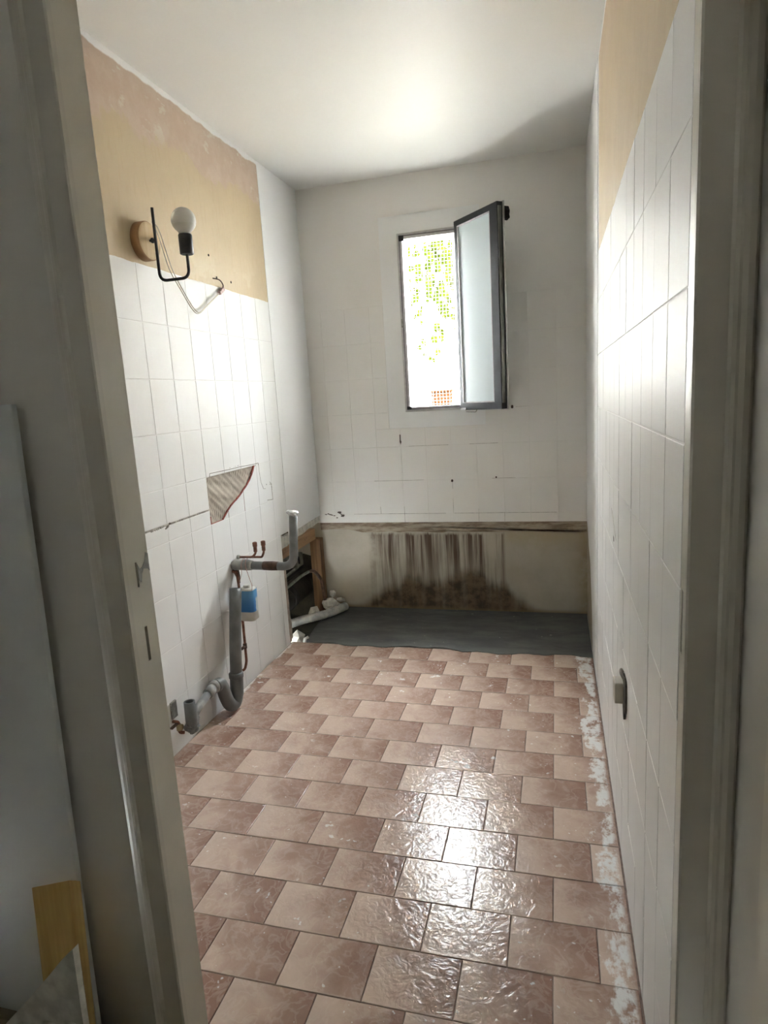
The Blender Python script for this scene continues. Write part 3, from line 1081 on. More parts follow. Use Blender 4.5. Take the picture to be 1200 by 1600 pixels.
bm = bm_new()
casing(bm, DX0, -1, DZ + 0.06)
link('casing', bm, M['casing_paint'], door_frame)
bm = bm_new()
casing(bm, DX1, 1, DZ + 0.06)
for v in bm.verts:
    if v.co.x > 0.2515:
        v.co.x = 0.2515
link('casing', bm, M['casing_paint'], door_frame)

# ------------------------------------------------------------------ hall around the camera
bm = bm_new()
box(bm, -2.05, 0.45, -3.60, -1.60, -0.12, -0.003)
hall_floor = struct(link('floor_hall', bm, M['hall_floor']))
bm = bm_new()
box(bm, -2.05, 0.45, -3.60, -1.50, H, H + 0.15)
struct(link('ceiling_hall', bm, M['hall_wall']))
bm = bm_new()
box(bm, 0.252, 0.40, -3.60, -1.475, -0.003, H)
hall_right = struct(link('wall_hall_right', bm, M['hall_wall']))
bm = bm_new()
box(bm, 0.238, 0.252, -1.86, -1.690, -0.003, 2.1)
struct(link('trim_1', bm, M['frame_paint'], bevel=0.003))
bm = bm_new()
box(bm, -2.15, -2.05, -3.60, -1.475, -0.003, H)
struct(link('wall_hall_left', bm, M['hall_wall']))
bm = bm_new()
plate(bm, 1, -3.60, -3.70, [-2.05, 0.40], [-0.003, H], [(-0.65, -0.57, 1.45, 1.545)])  # small added opening, lets sky light in to brighten the hall
struct(link('wall_hall_back', bm, M['hall_wall']))

# white panel propped on the hall wall beside the casing
bm = bm_new()
prism(bm, [(-1.50, -0.002), (-0.872, -0.002), (-0.836, 1.300), (-1.50, 1.316)], 1, -1.5600, -1.5480)
tag(link('melamine_sheet', bm, M['panel'], bevel=0.002), 'plain off-white panel standing on end at the far left beside the door casing', 'panel')

# offcuts in the bottom left corner
bm = bm_new()
box(bm, -0.0325, 0.0325, -0.022, 0.022, 0.0, 0.470)
for v in bm.verts:
    if v.co.z > 0.4:                                  # sawn at a slant
        v.co.z += 0.10 * v.co.x - (0.036 if v.co.y > 0 else 0.0)
o = tag(link('timber_offcut', bm, M['wood_pine'], bevel=0.0015), 'short yellow pine post standing upright against the pale panel in the dark corner', 'wood block')
o.location = (-0.868, -1.6250, -0.003)
o.rotation_euler = (math.radians(-1.5), math.radians(2.0), math.radians(22))
bm = bm_new()
box(bm, -0.40, 0.0, -0.011, 0.011, 0.0, 0.12)
o = tag(link('dark_plank', bm, M['wood_dark'], bevel=0.002), 'dark narrow plank lying on edge behind the pine post', 'plank')
o.location = (-0.935, -1.600, -0.003)
rg = random.Random(77)
bm = bm_new()
top = [(-1.105 + 0.030 * k, 0.02 + 0.0326 * k + rg.uniform(-0.003, 0.003)) for k in range(12)]
poly = [(-1.12, 0.0)] + top + [(-0.747, 0.408), (-0.745, 0.33), (-0.738, 0.20), (-0.730, 0.0)]
prism(bm, poly, 1, -0.0065, 0.0065)
bmesh.ops.triangulate(bm, faces=[f for f in bm.faces if len(f.verts) > 4])
off = thing('plasterboard_offcut', 'dusty white plasterboard offcut with sloping torn edge in front of the pine post', 'plasterboard', (-1.008, -1.706, -0.003))
bo = link('board', bm, M['chalk'], off)
bo.matrix_parent_inverse = Matrix()
bm = bm_new()
for k in range(26):
    x = rg.uniform(-0.98, -0.76)
    z = max(0.03, 0.02 + 1.087 * (x + 1.105) - rg.uniform(0.03, 0.16))
    lump(bm, (x, -0.0075, z), (rg.uniform(0.004, 0.016), 0.004, rg.uniform(0.003, 0.010)), k, 1)
lo = link('torn_paper', bm, M['chalk'], off)
lo['kind'] = 'stuff'
lo.matrix_parent_inverse = Matrix()
for c in (bo, lo):
    c.location = (0.99, 0, 0)
off.rotation_euler = (math.radians(-4), 0, 0)

# ------------------------------------------------------------------ window_1
window = struct(empty('window_1', (0, 0, 0)))
bm = bm_new()
fy0, fy1 = YB - 0.004, YB + 0.055
plate(bm, 1, fy0, fy1, [WX0 - 0.007, WX1 + 0.007], [WZ0 - 0.007, WZ1 + 0.007], [(WX0 + 0.022, WX1 - 0.018, WZ0 + 0.018, WZ1 - 0.024)])
fr = link('frame', bm, M['alu_light'], window, bevel=0.0015)
# dark rebate round the inside of the frame
bm = bm_new()
plate(bm, 1, fy0 - 0.003, fy0 - 0.0002, [WX0 + 0.004, WX1], [WZ0 + 0.004, WZ1 - 0.004], [(WX0 + 0.009, WX1 - 0.018, WZ0 + 0.009, WZ1 - 0.010)])
link('rebate_seal', bm, M['alu_seal'], fr)
bm = bm_new()
for x0, x1, z0, z1 in ((WX0 + 0.004, WX0 + 0.03, WZ0 + 0.004, WZ0 + 0.022), (WX0 + 0.004, WX0 + 0.032, WZ1 - 0.034, WZ1 - 0.006)):
    box(bm, x0, x1, fy0 - 0.006, fy0 - 0.0005, z0, z1)
link('corner_cleat', bm, M['alu'], fr)
bm = bm_new()
box(bm, WX0 - 0.003, WX0 + 0.006, fy0 - 0.009, fy0 - 0.0005, 1.655, 1.700)
link('latch_keep', bm, M['steel'], fr)
bm = bm_new()
plate(bm, 1, fy0 - 0.0045, fy0 - 0.0001, [WX0 - 0.0068, WX1], [WZ0 - 0.0068, WZ1 + 0.0068], [(WX0 - 0.001, WX1 + 0.001, WZ0 - 0.002, WZ1 + 0.001)])
link('frame_lip', bm, M['sash_white'], fr)
# painted outer reveal
bm = bm_new()
t_ = 0.004
box(bm, WX0 - 0.008, WX0 - 0.008 + t_, fy1 + 0.001, YB + 0.25, WZ0 - 0.008, WZ1 + 0.008)
box(bm, WX1 + 0.008 - t_, WX1 + 0.008, fy1 + 0.001, YB + 0.25, WZ0 - 0.008, WZ1 + 0.008)
box(bm, WX0 - 0.008 + t_, WX1 + 0.008 - t_, fy1 + 0.001, YB + 0.25, WZ0 - 0.008, WZ0 - 0.008 + t_)
box(bm, WX0 - 0.008 + t_, WX1 + 0.008 - t_, fy1 + 0.001, YB + 0.25, WZ1 + 0.008 - t_, WZ1 + 0.008)
link('outer_reveal', bm, M['render'], window)

# the open sash, built in its own frame: local x from hinge to free stile, y towards the outer face
SW, SZ0, SZ1, ST = 0.366, 1.186, 2.166, 0.034
hinge = Vector((-0.4630, YB - 0.0140))
free = Vector((-0.2230, 0.8850))
dv = (free - hinge).normalized()
ang = math.atan2(dv.y, dv.x)
sash_m = Matrix.Translation((hinge.x, hinge.y, 0)) @ Matrix.Rotation(ang, 4, 'Z')
# local +x towards the free stile; the outer face (towards the camera) is at local y = -ST


def in_sash(o):
    o.matrix_parent_inverse = Matrix()
    o.matrix_basis = sash_m
    return o


bm = bm_new()
st = 0.046
plate(bm, 1, -ST, 0.0, [0.0, SW], [SZ0, SZ1], [(0.026, SW - 0.060, SZ0 + 0.036, SZ1 - 0.028)])
sash = in_sash(link('sash', bm, M['alu'], window, bevel=0.0012))


def sash_part(name, bm, mat, bevel=0):
    o = link(name, bm, mat, sash, bevel=bevel)
    o.matrix_parent_inverse = Matrix()
    return o


bm = bm_new()
box(bm, 0.0265, SW - 0.0605, -ST + 0.008, -ST + 0.014, SZ0 + 0.0365, SZ1 - 0.0285)
sash_part('glass_pane', bm, M['glass'])
bm = bm_new()
for x0, x1, z0, z1 in ((0.0265, 0.034, SZ0 + 0.0365, SZ1 - 0.0285), (SW - 0.064, SW - 0.0605, SZ0 + 0.0365, SZ1 - 0.0285), (0.034, SW - 0.064, SZ1 - 0.0345, SZ1 - 0.0285), (0.034, SW - 0.064, SZ0 + 0.0365, SZ0 + 0.0420)):
    box(bm, x0, x1, -ST + 0.0005, -ST + 0.0078, z0, z1)
sash_part('glazing_bead', bm, M['alu_light'])
bm = bm_new()
box(bm, SW + 0.0003, SW + 0.005, -ST + 0.004, -0.012, SZ0 + 0.03, SZ1 - 0.02)
sash_part('gasket', bm, M['gasket'])
bm = bm_new()
plate(bm, 1, 0.0003, 0.007, [-0.004, SW + 0.006], [SZ0 - 0.004, SZ1 + 0.004], [(0.026, SW - 0.060, SZ0 + 0.036, SZ1 - 0.028)])
sash_part('inner_skin', bm, M['sash_white'])
bm = bm_new()
prism(bm, [(SW - 0.030, 2.150), (SW + 0.006, 2.146), (SW + 0.014, 2.124), (SW + 0.010, 2.108), (SW + 0.014, 2.092), (SW - 0.008, 2.084), (SW - 0.030, 2.094)], 1, 0.0072, 0.034)
sash_part('latch', bm, M['black_metal'], 0.002)
bm = bm_new()
box(bm, 0.012, 0.060, -ST - 0.006, -ST - 0.0003, SZ0 - 0.003, SZ0 + 0.010)
sash_part('hinge_arm', bm, M['steel'], 0.001)
bm = bm_new()
tube(bm, fillet([(0.03, -ST * 0.5, SZ0 - 0.012), (0.12, -ST * 0.5, SZ0 - 0.014), (0.13, -ST * 0.5, SZ0 - 0.002)], 0.01), 0.0022, 8)
sash_part('stay_hook', bm, M['steel'])

# house front; its unseen upper storey is added to shade the near ground
bm = bm_new()
plate(bm, 1, YB + 0.25, YB + 0.258, [-6, 5], [-0.55, 5.4], [(-1.85, 0.30, -0.12, H)])
box(bm, -6, 5, YB, YB + 0.25, H + 0.16, 5.4)
struct(link('wall_facade', bm, M['render']))

# security bars and wire mesh outside the window
gy = YB + 0.20
guard = thing('window_guard', 'two thin upright bars with square wire mesh outside the open window', 'window guard', (-0.631, gy, WZ0))
for x in (-0.705, -0.528):
    bm = bm_new()
    tube(bm, [(x, gy, WZ0 - 0.0035), (x, gy, WZ1 + 0.0035)], 0.0060, 8)
    link('bar', bm, M['galv'], guard)
bm = bm_new()
x = WX0 + 0.004
while x < WX1:
    box(bm, x - 0.0009, x + 0.0009, gy - 0.0062, gy - 0.0044, WZ0 - 0.003, WZ1 + 0.003)
    x += 0.0195
z = WZ0 + 0.006
while z < WZ1:
    box(bm, WX0 - 0.003, WX1 + 0.003, gy - 0.0080, gy - 0.0062, z - 0.0009, z + 0.0009)
    z += 0.0195
wm = link('wire_mesh', bm, M['mesh'], guard)
wm['kind'] = 'stuff'

# ------------------------------------------------------------------ wall lamp
LY, LZ = -0.345, 1.864
lamp = thing('wall_lamp', 'black bent-tube wall lamp with round white bulb on a wooden disc, on ochre plaster', 'lamp', (XL - JT, LY, LZ))
bm = bm_new()
lathe(bm, [(0.060, 0.0), (0.0655, 0.002), (0.0655, 0.030), (0.062, 0.0335), (0.054, 0.0345)], 40, (XL - JT, LY, LZ), 'X')
for f in bm.faces:
    if f.calc_center_median().x > XL - JT + 0.0325:
        f.material_index = 1
link('base_disc', bm, [M['wood_rim'], M['wood_disc']], lamp)
rx = -1.323
bm = bm_new()
tube(bm, fillet([(rx, LY, 1.970), (rx, LY, 1.727), (-1.206, LY, 1.727), (-1.206, LY, 1.806)], 0.030, 8), 0.0052, 12)
arm = link('arm', bm, M['black_metal'], lamp)
bm = bm_new()
tube(bm, [(XL - JT + 0.0340, LY, LZ), (rx + 0.0, LY, LZ)], 0.0045, 10)
lathe(bm, [(0.004, -0.017), (0.009, -0.015), (0.0095, -0.010), (0.004, -0.0055)], 12, (rx, LY, LZ), 'X')
link('knob', bm, M['black_metal'], arm)
bm = bm_new()
lathe(bm, [(0.020, 0.0), (0.0235, 0.002), (0.0235, 0.062), (0.022, 0.066), (0.018, 0.066)], 28, (-1.206, LY, 1.803))
link('lamp_holder', bm, M['black_metal'], lamp)
bm = bm_new()
zc, R = 1.914, 0.0420
prof = [(0.0145, 1.8692)] + [(0.0165, 1.872)]
for k in range(1, 15):
    a = math.radians(-64 + (90 + 64) * k / 14)
    prof.append((R * math.cos(a), zc + R * math.sin(a)))
lathe(bm, prof, 32, (-1.206, LY, 0))
for f in bm.faces:
    if f.calc_center_median().z < 1.8985:
        f.material_index = 1
link('bulb', bm, [M['bulb'], M['bulb_base']], lamp)

# cable from the lamp to the hole in the plaster
cab = thing('lamp_cable', 'thin white twin wire drooping from the lamp to a terminal block', 'cable', (XL, -0.05, 1.66))
cx = XL + 0.006
bm = bm_new()
tube(bm, smooth_path([(XL - 0.001, -0.262, 1.955), (cx + 0.004, -0.245, 1.925), (cx + 0.008, -0.222, 1.860), (cx + 0.006, -0.185, 1.790), (cx + 0.008, -0.120, 1.715), (cx + 0.010, -0.070, 1.668), (cx + 0.010, -0.030, 1.660), (cx + 0.008, 0.050, 1.702), (cx + 0.006, 0.150, 1.757)], 5), 0.0020, 7)
tube(bm, smooth_path([(XL - 0.001, -0.268, 1.950), (cx + 0.002, -0.255, 1.915), (cx + 0.004, -0.232, 1.855), (cx + 0.002, -0.198, 1.790), (cx + 0.004, -0.135, 1.722), (cx + 0.006, -0.075, 1.664), (cx + 0.006, -0.028, 1.656), (cx + 0.005, 0.050, 1.698), (cx + 0.004, 0.150, 1.753)], 5), 0.0020, 7)
link('wire', bm, M['wire'], cab)
bm = bm_new()
box(bm, -0.007, 0.007, -0.023, 0.023, -0.007, 0.007)
for y in (-0.011, 0.011):
    lathe(bm, [(0.004, 0.0068), (0.004, 0.011), (0.002, 0.011)], 10, (0, y, 0))
o = link('terminal_block', bm, M['block'], cab, bevel=0.001)
o.matrix_parent_inverse = Matrix()
o.matrix_basis = Matrix.Translation((0.0095, 0.228, 0.111)) @ Matrix.Rotation(math.radians(32), 4, 'X')
bm = bm_new()
tube(bm, smooth_path([(cx + 0.004, 0.188, 1.781), (cx + 0.008, 0.190, 1.797), (cx + 0.006, 0.165, 1.815), (XL - JT - 0.002, 0.132, 1.818)], 6), 0.0026, 7)
link('wall_lead', bm, M['copper_dark'], cab)
# small holes in the ochre plaster
for k, (y, z) in enumerate(((0.118, 1.908), (0.295, 1.826), (0.168, 1.826))):
    bm = bm_new()
    lathe(bm, [(0.0055, 0.0), (0.005, 0.0012), (0.002, 0.0012)], 8, (XL - JT, y, z), 'X')
    link('drill_hole', bm, M['slot'], wall_left)

# ------------------------------------------------------------------ waste pipes and copper
# upper waste pipe sticking out of the wall and turning up
up_ = thing('upper_waste_pipe', 'grey waste pipe leaving the left wall and turning upwards, open end wrapped in white film', 'pipe', (XL, 0.057, 0.58))
y0 = 0.052
bm = bm_new()
tube(bm, fillet([(XL + 0.055, y0, 0.580), (-1.086, y0, 0.577), (-1.069, y0, 0.800)], 0.055, 10), 0.0185, 18)
link('pipe', bm, M['pvc'], up_)
bm = bm_new()
tube(bm, [(XL - 0.002, y0, 0.581), (XL + 0.012, y0, 0.581), (XL + 0.03, y0, 0.582), (XL + 0.07, y0, 0.582), (XL + 0.095, y0, 0.580)], [0.020, 0.026, 0.023, 0.0255, 0.0205], 18, wob=0.06)
link('collar', bm, M['pvc_dirty'], up_)
bm = bm_new()
tube(bm, [(-1.2300, y0, 0.5792), (-1.19, y0, 0.5788), (-1.16, y0, 0.5785)], [0.0192, 0.0205, 0.0192], 18)
link('coupling', bm, M['copper_dark'], up_)
bm = bm_new()
lump(bm, (-1.070, y0, 0.812), (0.021, 0.021, 0.014), 8, 2)
lump(bm, (-1.084, y0 - 0.006, 0.820), (0.013, 0.012, 0.010), 9, 2)
link('film_plug', bm, M['foil'], up_)

# two copper supplies beside it
for k, (xe, ye, ze) in enumerate(((-1.285, 0.095, 0.630), (-1.252, 0.111, 0.632))):
    c = thing('copper_supply', ('copper supply stub nearer the wall, elbow turned up, above the waste pipe', 'copper supply stub further from the wall, elbow turned up, above the waste pipe')[k], 'pipe', (XL, ye, 0.606))
    bm = bm_new()
    base = 0.606 - 0.004 * k
    tube(bm, fillet([(XL - 0.002, ye, base), (xe - 0.018 * (1 - k) - 0.012 * k, ye, base + 0.001), (xe - 0.006, ye, base + 0.012), (xe, ye, ze - 0.004), (xe, ye, ze + 0.012)], 0.010, 5), 0.0052, 10)
    link('pipe', bm, M['copper'], c)
    bm = bm_new()
    lathe(bm, [(0.0065, -0.022), (0.0085, -0.020), (0.0085, 0.002), (0.0105, 0.004), (0.0105, 0.022), (0.0075, 0.024), (0.007, 0.020)], 14, (xe, ye, ze + 0.022))
    link('union_nut', bm, M['copper'], c)
    if k == 0:
        bm = bm_new()
        lathe(bm, [(0.006, 0.0), (0.010, 0.002), (0.010, 0.012), (0.006, 0.014)], 12, (XL, ye, base), 'X')
        link('wall_flange', bm, M['chalk'], c)

# copper drop with small tee
d = thing('copper_drop_pipe', 'thin tarnished copper pipe dropping down the wall behind the hanging bottle', 'pipe', (XL, 0.03, 0.08))
px_ = XL + 0.026
bm = bm_new()
tube(bm, fillet([(XL - 0.002, 0.040, 0.555), (px_ - 0.004, 0.038, 0.552), (px_, 0.036, 0.52), (px_, 0.040, 0.36), (px_, 0.036, 0.128), (px_ - 0.004, 0.020, 0.096), (XL - 0.002, 0.010, 0.092)], 0.014, 5), 0.0060, 10)
link('pipe', bm, M['copper'], d)
bm = bm_new()
lathe(bm, [(0.0062, -0.013), (0.0088, -0.011), (0.0088, 0.011), (0.0062, 0.013)], 12, (px_, 0.037, 0.205))
tube(bm, [(px_, 0.037, 0.205), (px_, 0.004, 0.203)], [0.0070, 0.0062], 10)
link('tee', bm, M['copper_dark'], d)
bm = bm_new()
tube(bm, [(XL + 0.001, 0.057, 0.572), (XL + 0.010, 0.052, 0.560), (px_ - 0.003, 0.044, 0.53), (px_ - 0.001, 0.041, 0.50)], [0.016, 0.015, 0.010, 0.007], 10, wob=0.1)
link('solder_joint', bm, M['copper_dark'], d)

# hanging plastic bottle
BX, BYc, BZ0, BZ1 = -1.306, 0.020, 0.338, 0.488
bt = thing('plastic_bottle', 'white plastic bottle with blue label hanging by pink string from the waste pipe', 'bottle', (BX, BYc, BZ0))


def rounded(hx, hy, r, n=5):
    out = []
    for cx_, cy2, a0 in ((hx - r, hy - r, 0), (-hx + r, hy - r, 90), (-hx + r, -hy + r, 180), (hx - r, -hy + r, 270)):
        for k in range(n + 1):
            a = math.radians(a0 + 90 * k / n)
            out.append((cx_ + r * math.cos(a), cy2 + r * math.sin(a)))
    return out


bm = bm_new()
rings = []
for hx, hy, z in ((0.030, 0.022, BZ0), (0.0375, 0.030, BZ0 + 0.006), (0.0375, 0.030, BZ1 - 0.010), (0.034, 0.027, BZ1 - 0.003), (0.024, 0.020, BZ1)):
    rings.append([bm.verts.new((BX + x, BYc + y, z)) for x, y in rounded(hx, hy, 0.016)])
for A, B in zip(rings[:-1], rings[1:]):
    for i in range(len(A)):
        j = (i + 1) % len(A)
        bm.faces.new((A[i], A[j], B[j], B[i])).smooth = True
bm.faces.new(rings[0][::-1])
bm.faces.new(rings[-1])
bb = link('body', bm, M['bottle'], bt)
bm = bm_new()
pr = rounded(0.0382, 0.0307, 0.0165)
A = [bm.verts.new((x, y, -0.055)) for x, y in pr]
B = [bm.verts.new((x, y, 0.042)) for x, y in pr]
for i in range(len(A)):
    j = (i + 1) % len(A)
    bm.faces.new((A[i], A[j], B[j], B[i])).smooth = True
o = link('label', bm, M['label'], bt)
o.matrix_parent_inverse = Matrix()
o.location = (0, 0, 0.438 - BZ0)
bm = bm_new()
lathe(bm, [(0.014, 0.0), (0.0145, 0.001), (0.0145, 0.010), (0.012, 0.012)], 16, (BX, BYc, BZ1))
link('cap', bm, M['bottle'], bb)
bm = bm_new()
for sx in (-1, 1):
    tube(bm, smooth_path([(BX + sx * 0.034, BYc - 0.022, BZ1 - 0.012), (BX + sx * 0.033, BYc - 0.012, BZ1 + 0.012), (BX + sx * 0.016 - 0.006, 0.026, 0.545), (BX + sx * 0.010 - 0.010, 0.028, 0.590), (BX + sx * 0.008 - 0.010, 0.052, 0.611), (BX + sx * 0.006 - 0.010, 0.070, 0.596)], 4), 0.0012, 6)
link('string', bm, M['string'], bt)

# lower drain with its trap
AX = XL + 0.068
dr = thing('drain_trap', 'grey drain with tall open pipe, U-trap on the tiles and run along the skirting', 'drain pipe', (AX, -0.15, 0.0))
bm = bm_new()
tube(bm, [(AX, -0.145, 0.100), (AX, -0.122, 0.26), (AX, -0.094, 0.40), (AX, -0.068, 0.512)], 0.0255, 22, hollow=True)
sp_ = link('standpipe', bm, M['pvc'], dr)
bm = bm_new()
tube(bm, smooth_path([(AX, -0.136, 0.150), (AX, -0.144, 0.095), (AX, -0.150, 0.060), (AX - 0.004, -0.168, 0.0325), (AX - 0.010, -0.195, 0.040), (AX - 0.016, -0.212, 0.080), (AX - 0.022, -0.220, 0.125), (AX - 0.026, -0.232, 0.148), (AX - 0.030, -0.258, 0.152)], 5), [0.0285] * 10 + [0.0275] * 30 + [0.027], 20)
link('trap', bm, M['pvc'], dr)
bm = bm_new()
lathe(bm, [(0.026, 0.0), (0.031, 0.003), (0.031, 0.022), (0.026, 0.026)], 20, (AX, -0.139, 0.135))
link('trap_nut', bm, M['pvc'], sp_)
bm = bm_new()
HX = XL + 0.036
tube(bm, [(HX, -0.250, 0.152), (HX, -0.276, 0.150)], [0.027, 0.025], 18)
tube(bm, [(HX, -0.270, 0.150), (HX, -0.320, 0.146)], [0.0215, 0.0215], 18)
link('run_socket', bm, M['pvc_dirty'], dr)
bm = bm_new()
tube(bm, [(HX, -0.310, 0.147), (HX + 0.004, -0.400, 0.130), (HX + 0.010, -0.470, 0.110)], 0.0165, 16)
link('run_pipe', bm, M['pvc_dirty'], dr)
bm = bm_new()
EX, EY = XL + 0.052, -0.470
tube(bm, fillet([(HX + 0.004, EY + 0.035, 0.108), (EX, EY, 0.090), (EX, EY, 0.192)], 0.02, 5), [0.022] * 2 + [0.0225] * 5 + [0.021], 18, hollow=True)
lump(bm, (EX, EY, 0.088), (0.0255, 0.0255, 0.022), 4, 3)
link('end_elbow', bm, M['pvc'], dr)
# stop tap next to the elbow
tp = thing('stop_tap', 'small corroded brass stop tap on the wall beside the lowest pipe elbow', 'tap', (XL, -0.52, 0.11))
bm = bm_new()
tube(bm, fillet([(XL - 0.001, -0.512, 0.128), (XL + 0.024, -0.512, 0.128), (XL + 0.024, -0.512, 0.086), (XL + 0.036, -0.500, 0.080)], 0.008, 4), 0.0062, 10)
link('pipe', bm, M['copper'], tp)
bm = bm_new()
lathe(bm, [(0.007, -0.014), (0.010, -0.012), (0.010, 0.010), (0.007, 0.012)], 10, (XL + 0.024, -0.512, 0.108))
lathe(bm, [(0.006, 0.0), (0.012, 0.002), (0.012, 0.007), (0.006, 0.009)], 10, (XL + 0.030, -0.512, 0.108), 'X')
link('valve_body', bm, M['brass'], tp)
bm = bm_new()
box(bm, XL + 0.018, XL + 0.030, -0.560, -0.520, 0.1240, 0.1290)
link('lever', bm, M['copper_dark'], tp)
bm = bm_new()
box(bm, XL + 0.0008, XL + 0.008, -0.520, -0.486, 0.140, 0.205)
link('back_plate', bm, M['steel'], tp, bevel=0.001)

# ------------------------------------------------------------------ inside the corner opening
bm = bm_new()
box(bm, -0.0330, 0.0330, -0.030, 0.030, 0.0, 0.511)
o = tag(link('timber_post', bm, M['wood_old'], bevel=0.003), 'old brown timber post in the back left corner of the wall opening', 'post')
o.location = (-1.412, 1.146, -0.060)
bm = bm_new()
box(bm, -0.022, 0.022, -0.36, 0.230, 0.0, 0.068)
o = tag(link('timber_rail', bm, M['wood_old_y'], bevel=0.003), 'brown horizontal timber rail along the top of the corner opening', 'rail')
o.location = (XL - 0.046, 0.885, 0.452)

pz = thing('soot_pipe', 'wide sooty pipe lying inside the dark corner opening', 'pipe', (-1.545, 0.95, 0.13))
bm = bm_new()
tube(bm, [(-1.545, 0.392, 0.130), (-1.545, 0.80, 0.132), (-1.545, YB + 0.006, 0.135)], [0.072, 0.072, 0.072], 24)
link('pipe', bm, M['soot_and_shade'], pz)
bm = bm_new()
tube(bm, [(-1.545, 0.90, 0.1332), (-1.545, 0.95, 0.1336)], [0.078, 0.078], 24)
link('joint_band', bm, M['soot'], pz)
bm = bm_new()
tube(bm, [(-1.560, 0.392, 0.275), (-1.560, 0.9, 0.280), (-1.560, YB + 0.006, 0.282)], 0.048, 20)
tag(link('black_sleeve', bm, M['soot']), 'black insulated sleeve above the wide sooty pipe in the corner opening', 'pipe')
for k, (z, x) in enumerate(((0.300, -1.475), (0.245, -1.450))):
    g = thing('cavity_pipe', ('upper of two thin green-grey pipes crossing the corner opening', 'lower of two thin green-grey pipes crossing the corner opening')[k], 'pipe', (x, 0.9, z))
    bm = bm_new()
    if k == 0:
        tube(bm, fillet([(x, 0.392, z), (x, 0.93, z + 0.010), (x, 1.04, z + 0.020), (x - 0.02, 1.090, z + 0.02)], 0.03), 0.0085, 10)
        link('pipe', bm, M['verdigris'], g)
    else:
        tube(bm, fillet([(x, 0.392, z), (x, 0.95, z + 0.018), (x + 0.02, 1.03, z + 0.025)], 0.03), 0.0085, 10)
        link('pipe', bm, M['verdigris'], g)
        bm = bm_new()
        tube(bm, fillet([(x + 0.025, 1.034, z + 0.0250), (x + 0.040, 1.055, z + 0.025), (x + 0.075, 1.082, z - 0.03), (x + 0.085, 1.085, z - 0.12), (x + 0.088, 1.086, 0.075)], 0.05, 6), 0.0100, 12)
        tag(link('copper_bend', bm, M['copper_dark']), 'dark copper pipe bending over and down into the white rubble by the timber post', 'pipe')
bm = bm_new()
tube(bm, smooth_path([(-1.47, 0.83, 0.335), (-1.468, 0.84, 0.375), (-1.466, 0.875, 0.402), (-1.464, 0.93, 0.398), (-1.463, 0.965, 0.370), (-1.465, 0.975, 0.335)], 5), 0.0075, 10)
tag(link('hose_loop', bm, M['soot']), 'dark looped hose end under the timber rail in the corner opening', 'hose')
bm = bm_new()
box(bm, -0.05, 0.02, -0.045, 0.045, -0.035, 0.045)
o = tag(link('valve_box', bm, M['verdigris'], bevel=0.006), 'dull green-grey valve block clamped over the thin pipes in the opening', 'valve')
o.location = (-1.485, 1.00, 0.345)

# pale conduit from the cavity to the rubble
cd = thing('flexible_conduit', 'grey flexible conduit curving out of the corner opening onto the cement', 'conduit', (-1.30, 0.95, 0.0))
pts = smooth_path([(-1.56, 0.70, 0.012), (-1.47, 0.80, 0.022), (-1.41, 0.855, 0.030), (-1.345, 0.905, 0.034), (-1.292, 0.965, 0.036), (-1.258, 1.035, 0.037), (-1.236, 1.10, 0.034)], 14)
bm = bm_new()
tube(bm, pts, [0.024 + (0.0022 if i % 2 else 0) for i in range(len(pts))], 16)
link('sleeve', bm, M['pvc_dirty'], cd)

chunks = [
    ((-1.330, 1.095, 0.046), (0.055, 0.034, 0.036), 'biggest white plaster lump on the conduit in the back left corner', 0.0),
    ((-1.425, 1.035, 0.008), (0.036, 0.030, 0.046), 'tilted white plaster lump left of the biggest one, over the dark gap', 0.5),
    ((-1.320, 1.125, 0.104), (0.022, 0.018, 0.026), 'small white plaster lump standing behind the copper bend', 0.2),
    ((-1.268, 1.115, 0.070), (0.030, 0.020, 0.013), 'flat pointed white plaster flake at the right of the rubble', 0.1),
    ((-1.385, 0.682, -0.020), (0.042, 0.030, 0.052), 'white plaster lump at the foot of the broken wall edge beside the tiles', 0.1),
    ((-1.316, 0.640, -0.018), (0.020, 0.018, 0.040), 'smaller white plaster lump touching the one at the broken wall edge', 0.3),
]
for k, (c, r, lab, a) in enumerate(chunks):
    bm = bm_new()
    lump(bm, (0, 0, 0), r, 50 + k, 1 if k != 0 else 2)
    o = tag(link('plaster_lump', bm, M['chalk']), lab, 'plaster lump', 'plaster rubble in the corner')
    o.location = c
    o.rotation_euler = (a, a * 0.7, a * 3)

# ------------------------------------------------------------------ outlet on the right wall
ou = thing('wall_outlet', 'broken beige wall outlet hanging off its dark mount low on the right wall', 'outlet', (XR, -0.83, 0.51))
bm = bm_new()
prism(bm, rounded(0.034, 0.044, 0.014), 0, XR - 0.0050, XR - 0.0004)
for v in bm.verts:
    v.co.y += -0.842
    v.co.z += 0.513
link('mounting_plate', bm, M['outlet_dark'], ou, bevel=0.001)
bm = bm_new()
prism(bm, rounded(0.026, 0.028, 0.008), 0, XR - 0.026, XR - 0.0052)
for v in bm.verts:
    v.co.y += -0.818
    v.co.z += 0.510
link('socket_body', bm, M['outlet'], ou, bevel=0.002)
bm = bm_new()
tube(bm, smooth_path([(XR - 0.006, -0.850, 0.555), (XR - 0.012, -0.840, 0.566), (XR - 0.010, -0.828, 0.570), (XR - 0.005, -0.822, 0.560)], 5), 0.0035, 8)
link('claw', bm, M['steel'], ou)
bm = bm_new()
prism(bm, [(-0.862, 0.478), (-0.826, 0.476), (-0.836, 0.452), (-0.850, 0.446)], 0, XR - 0.006, XR - 0.0006)
link('lower_lug', bm, M['outlet_dark'], ou)

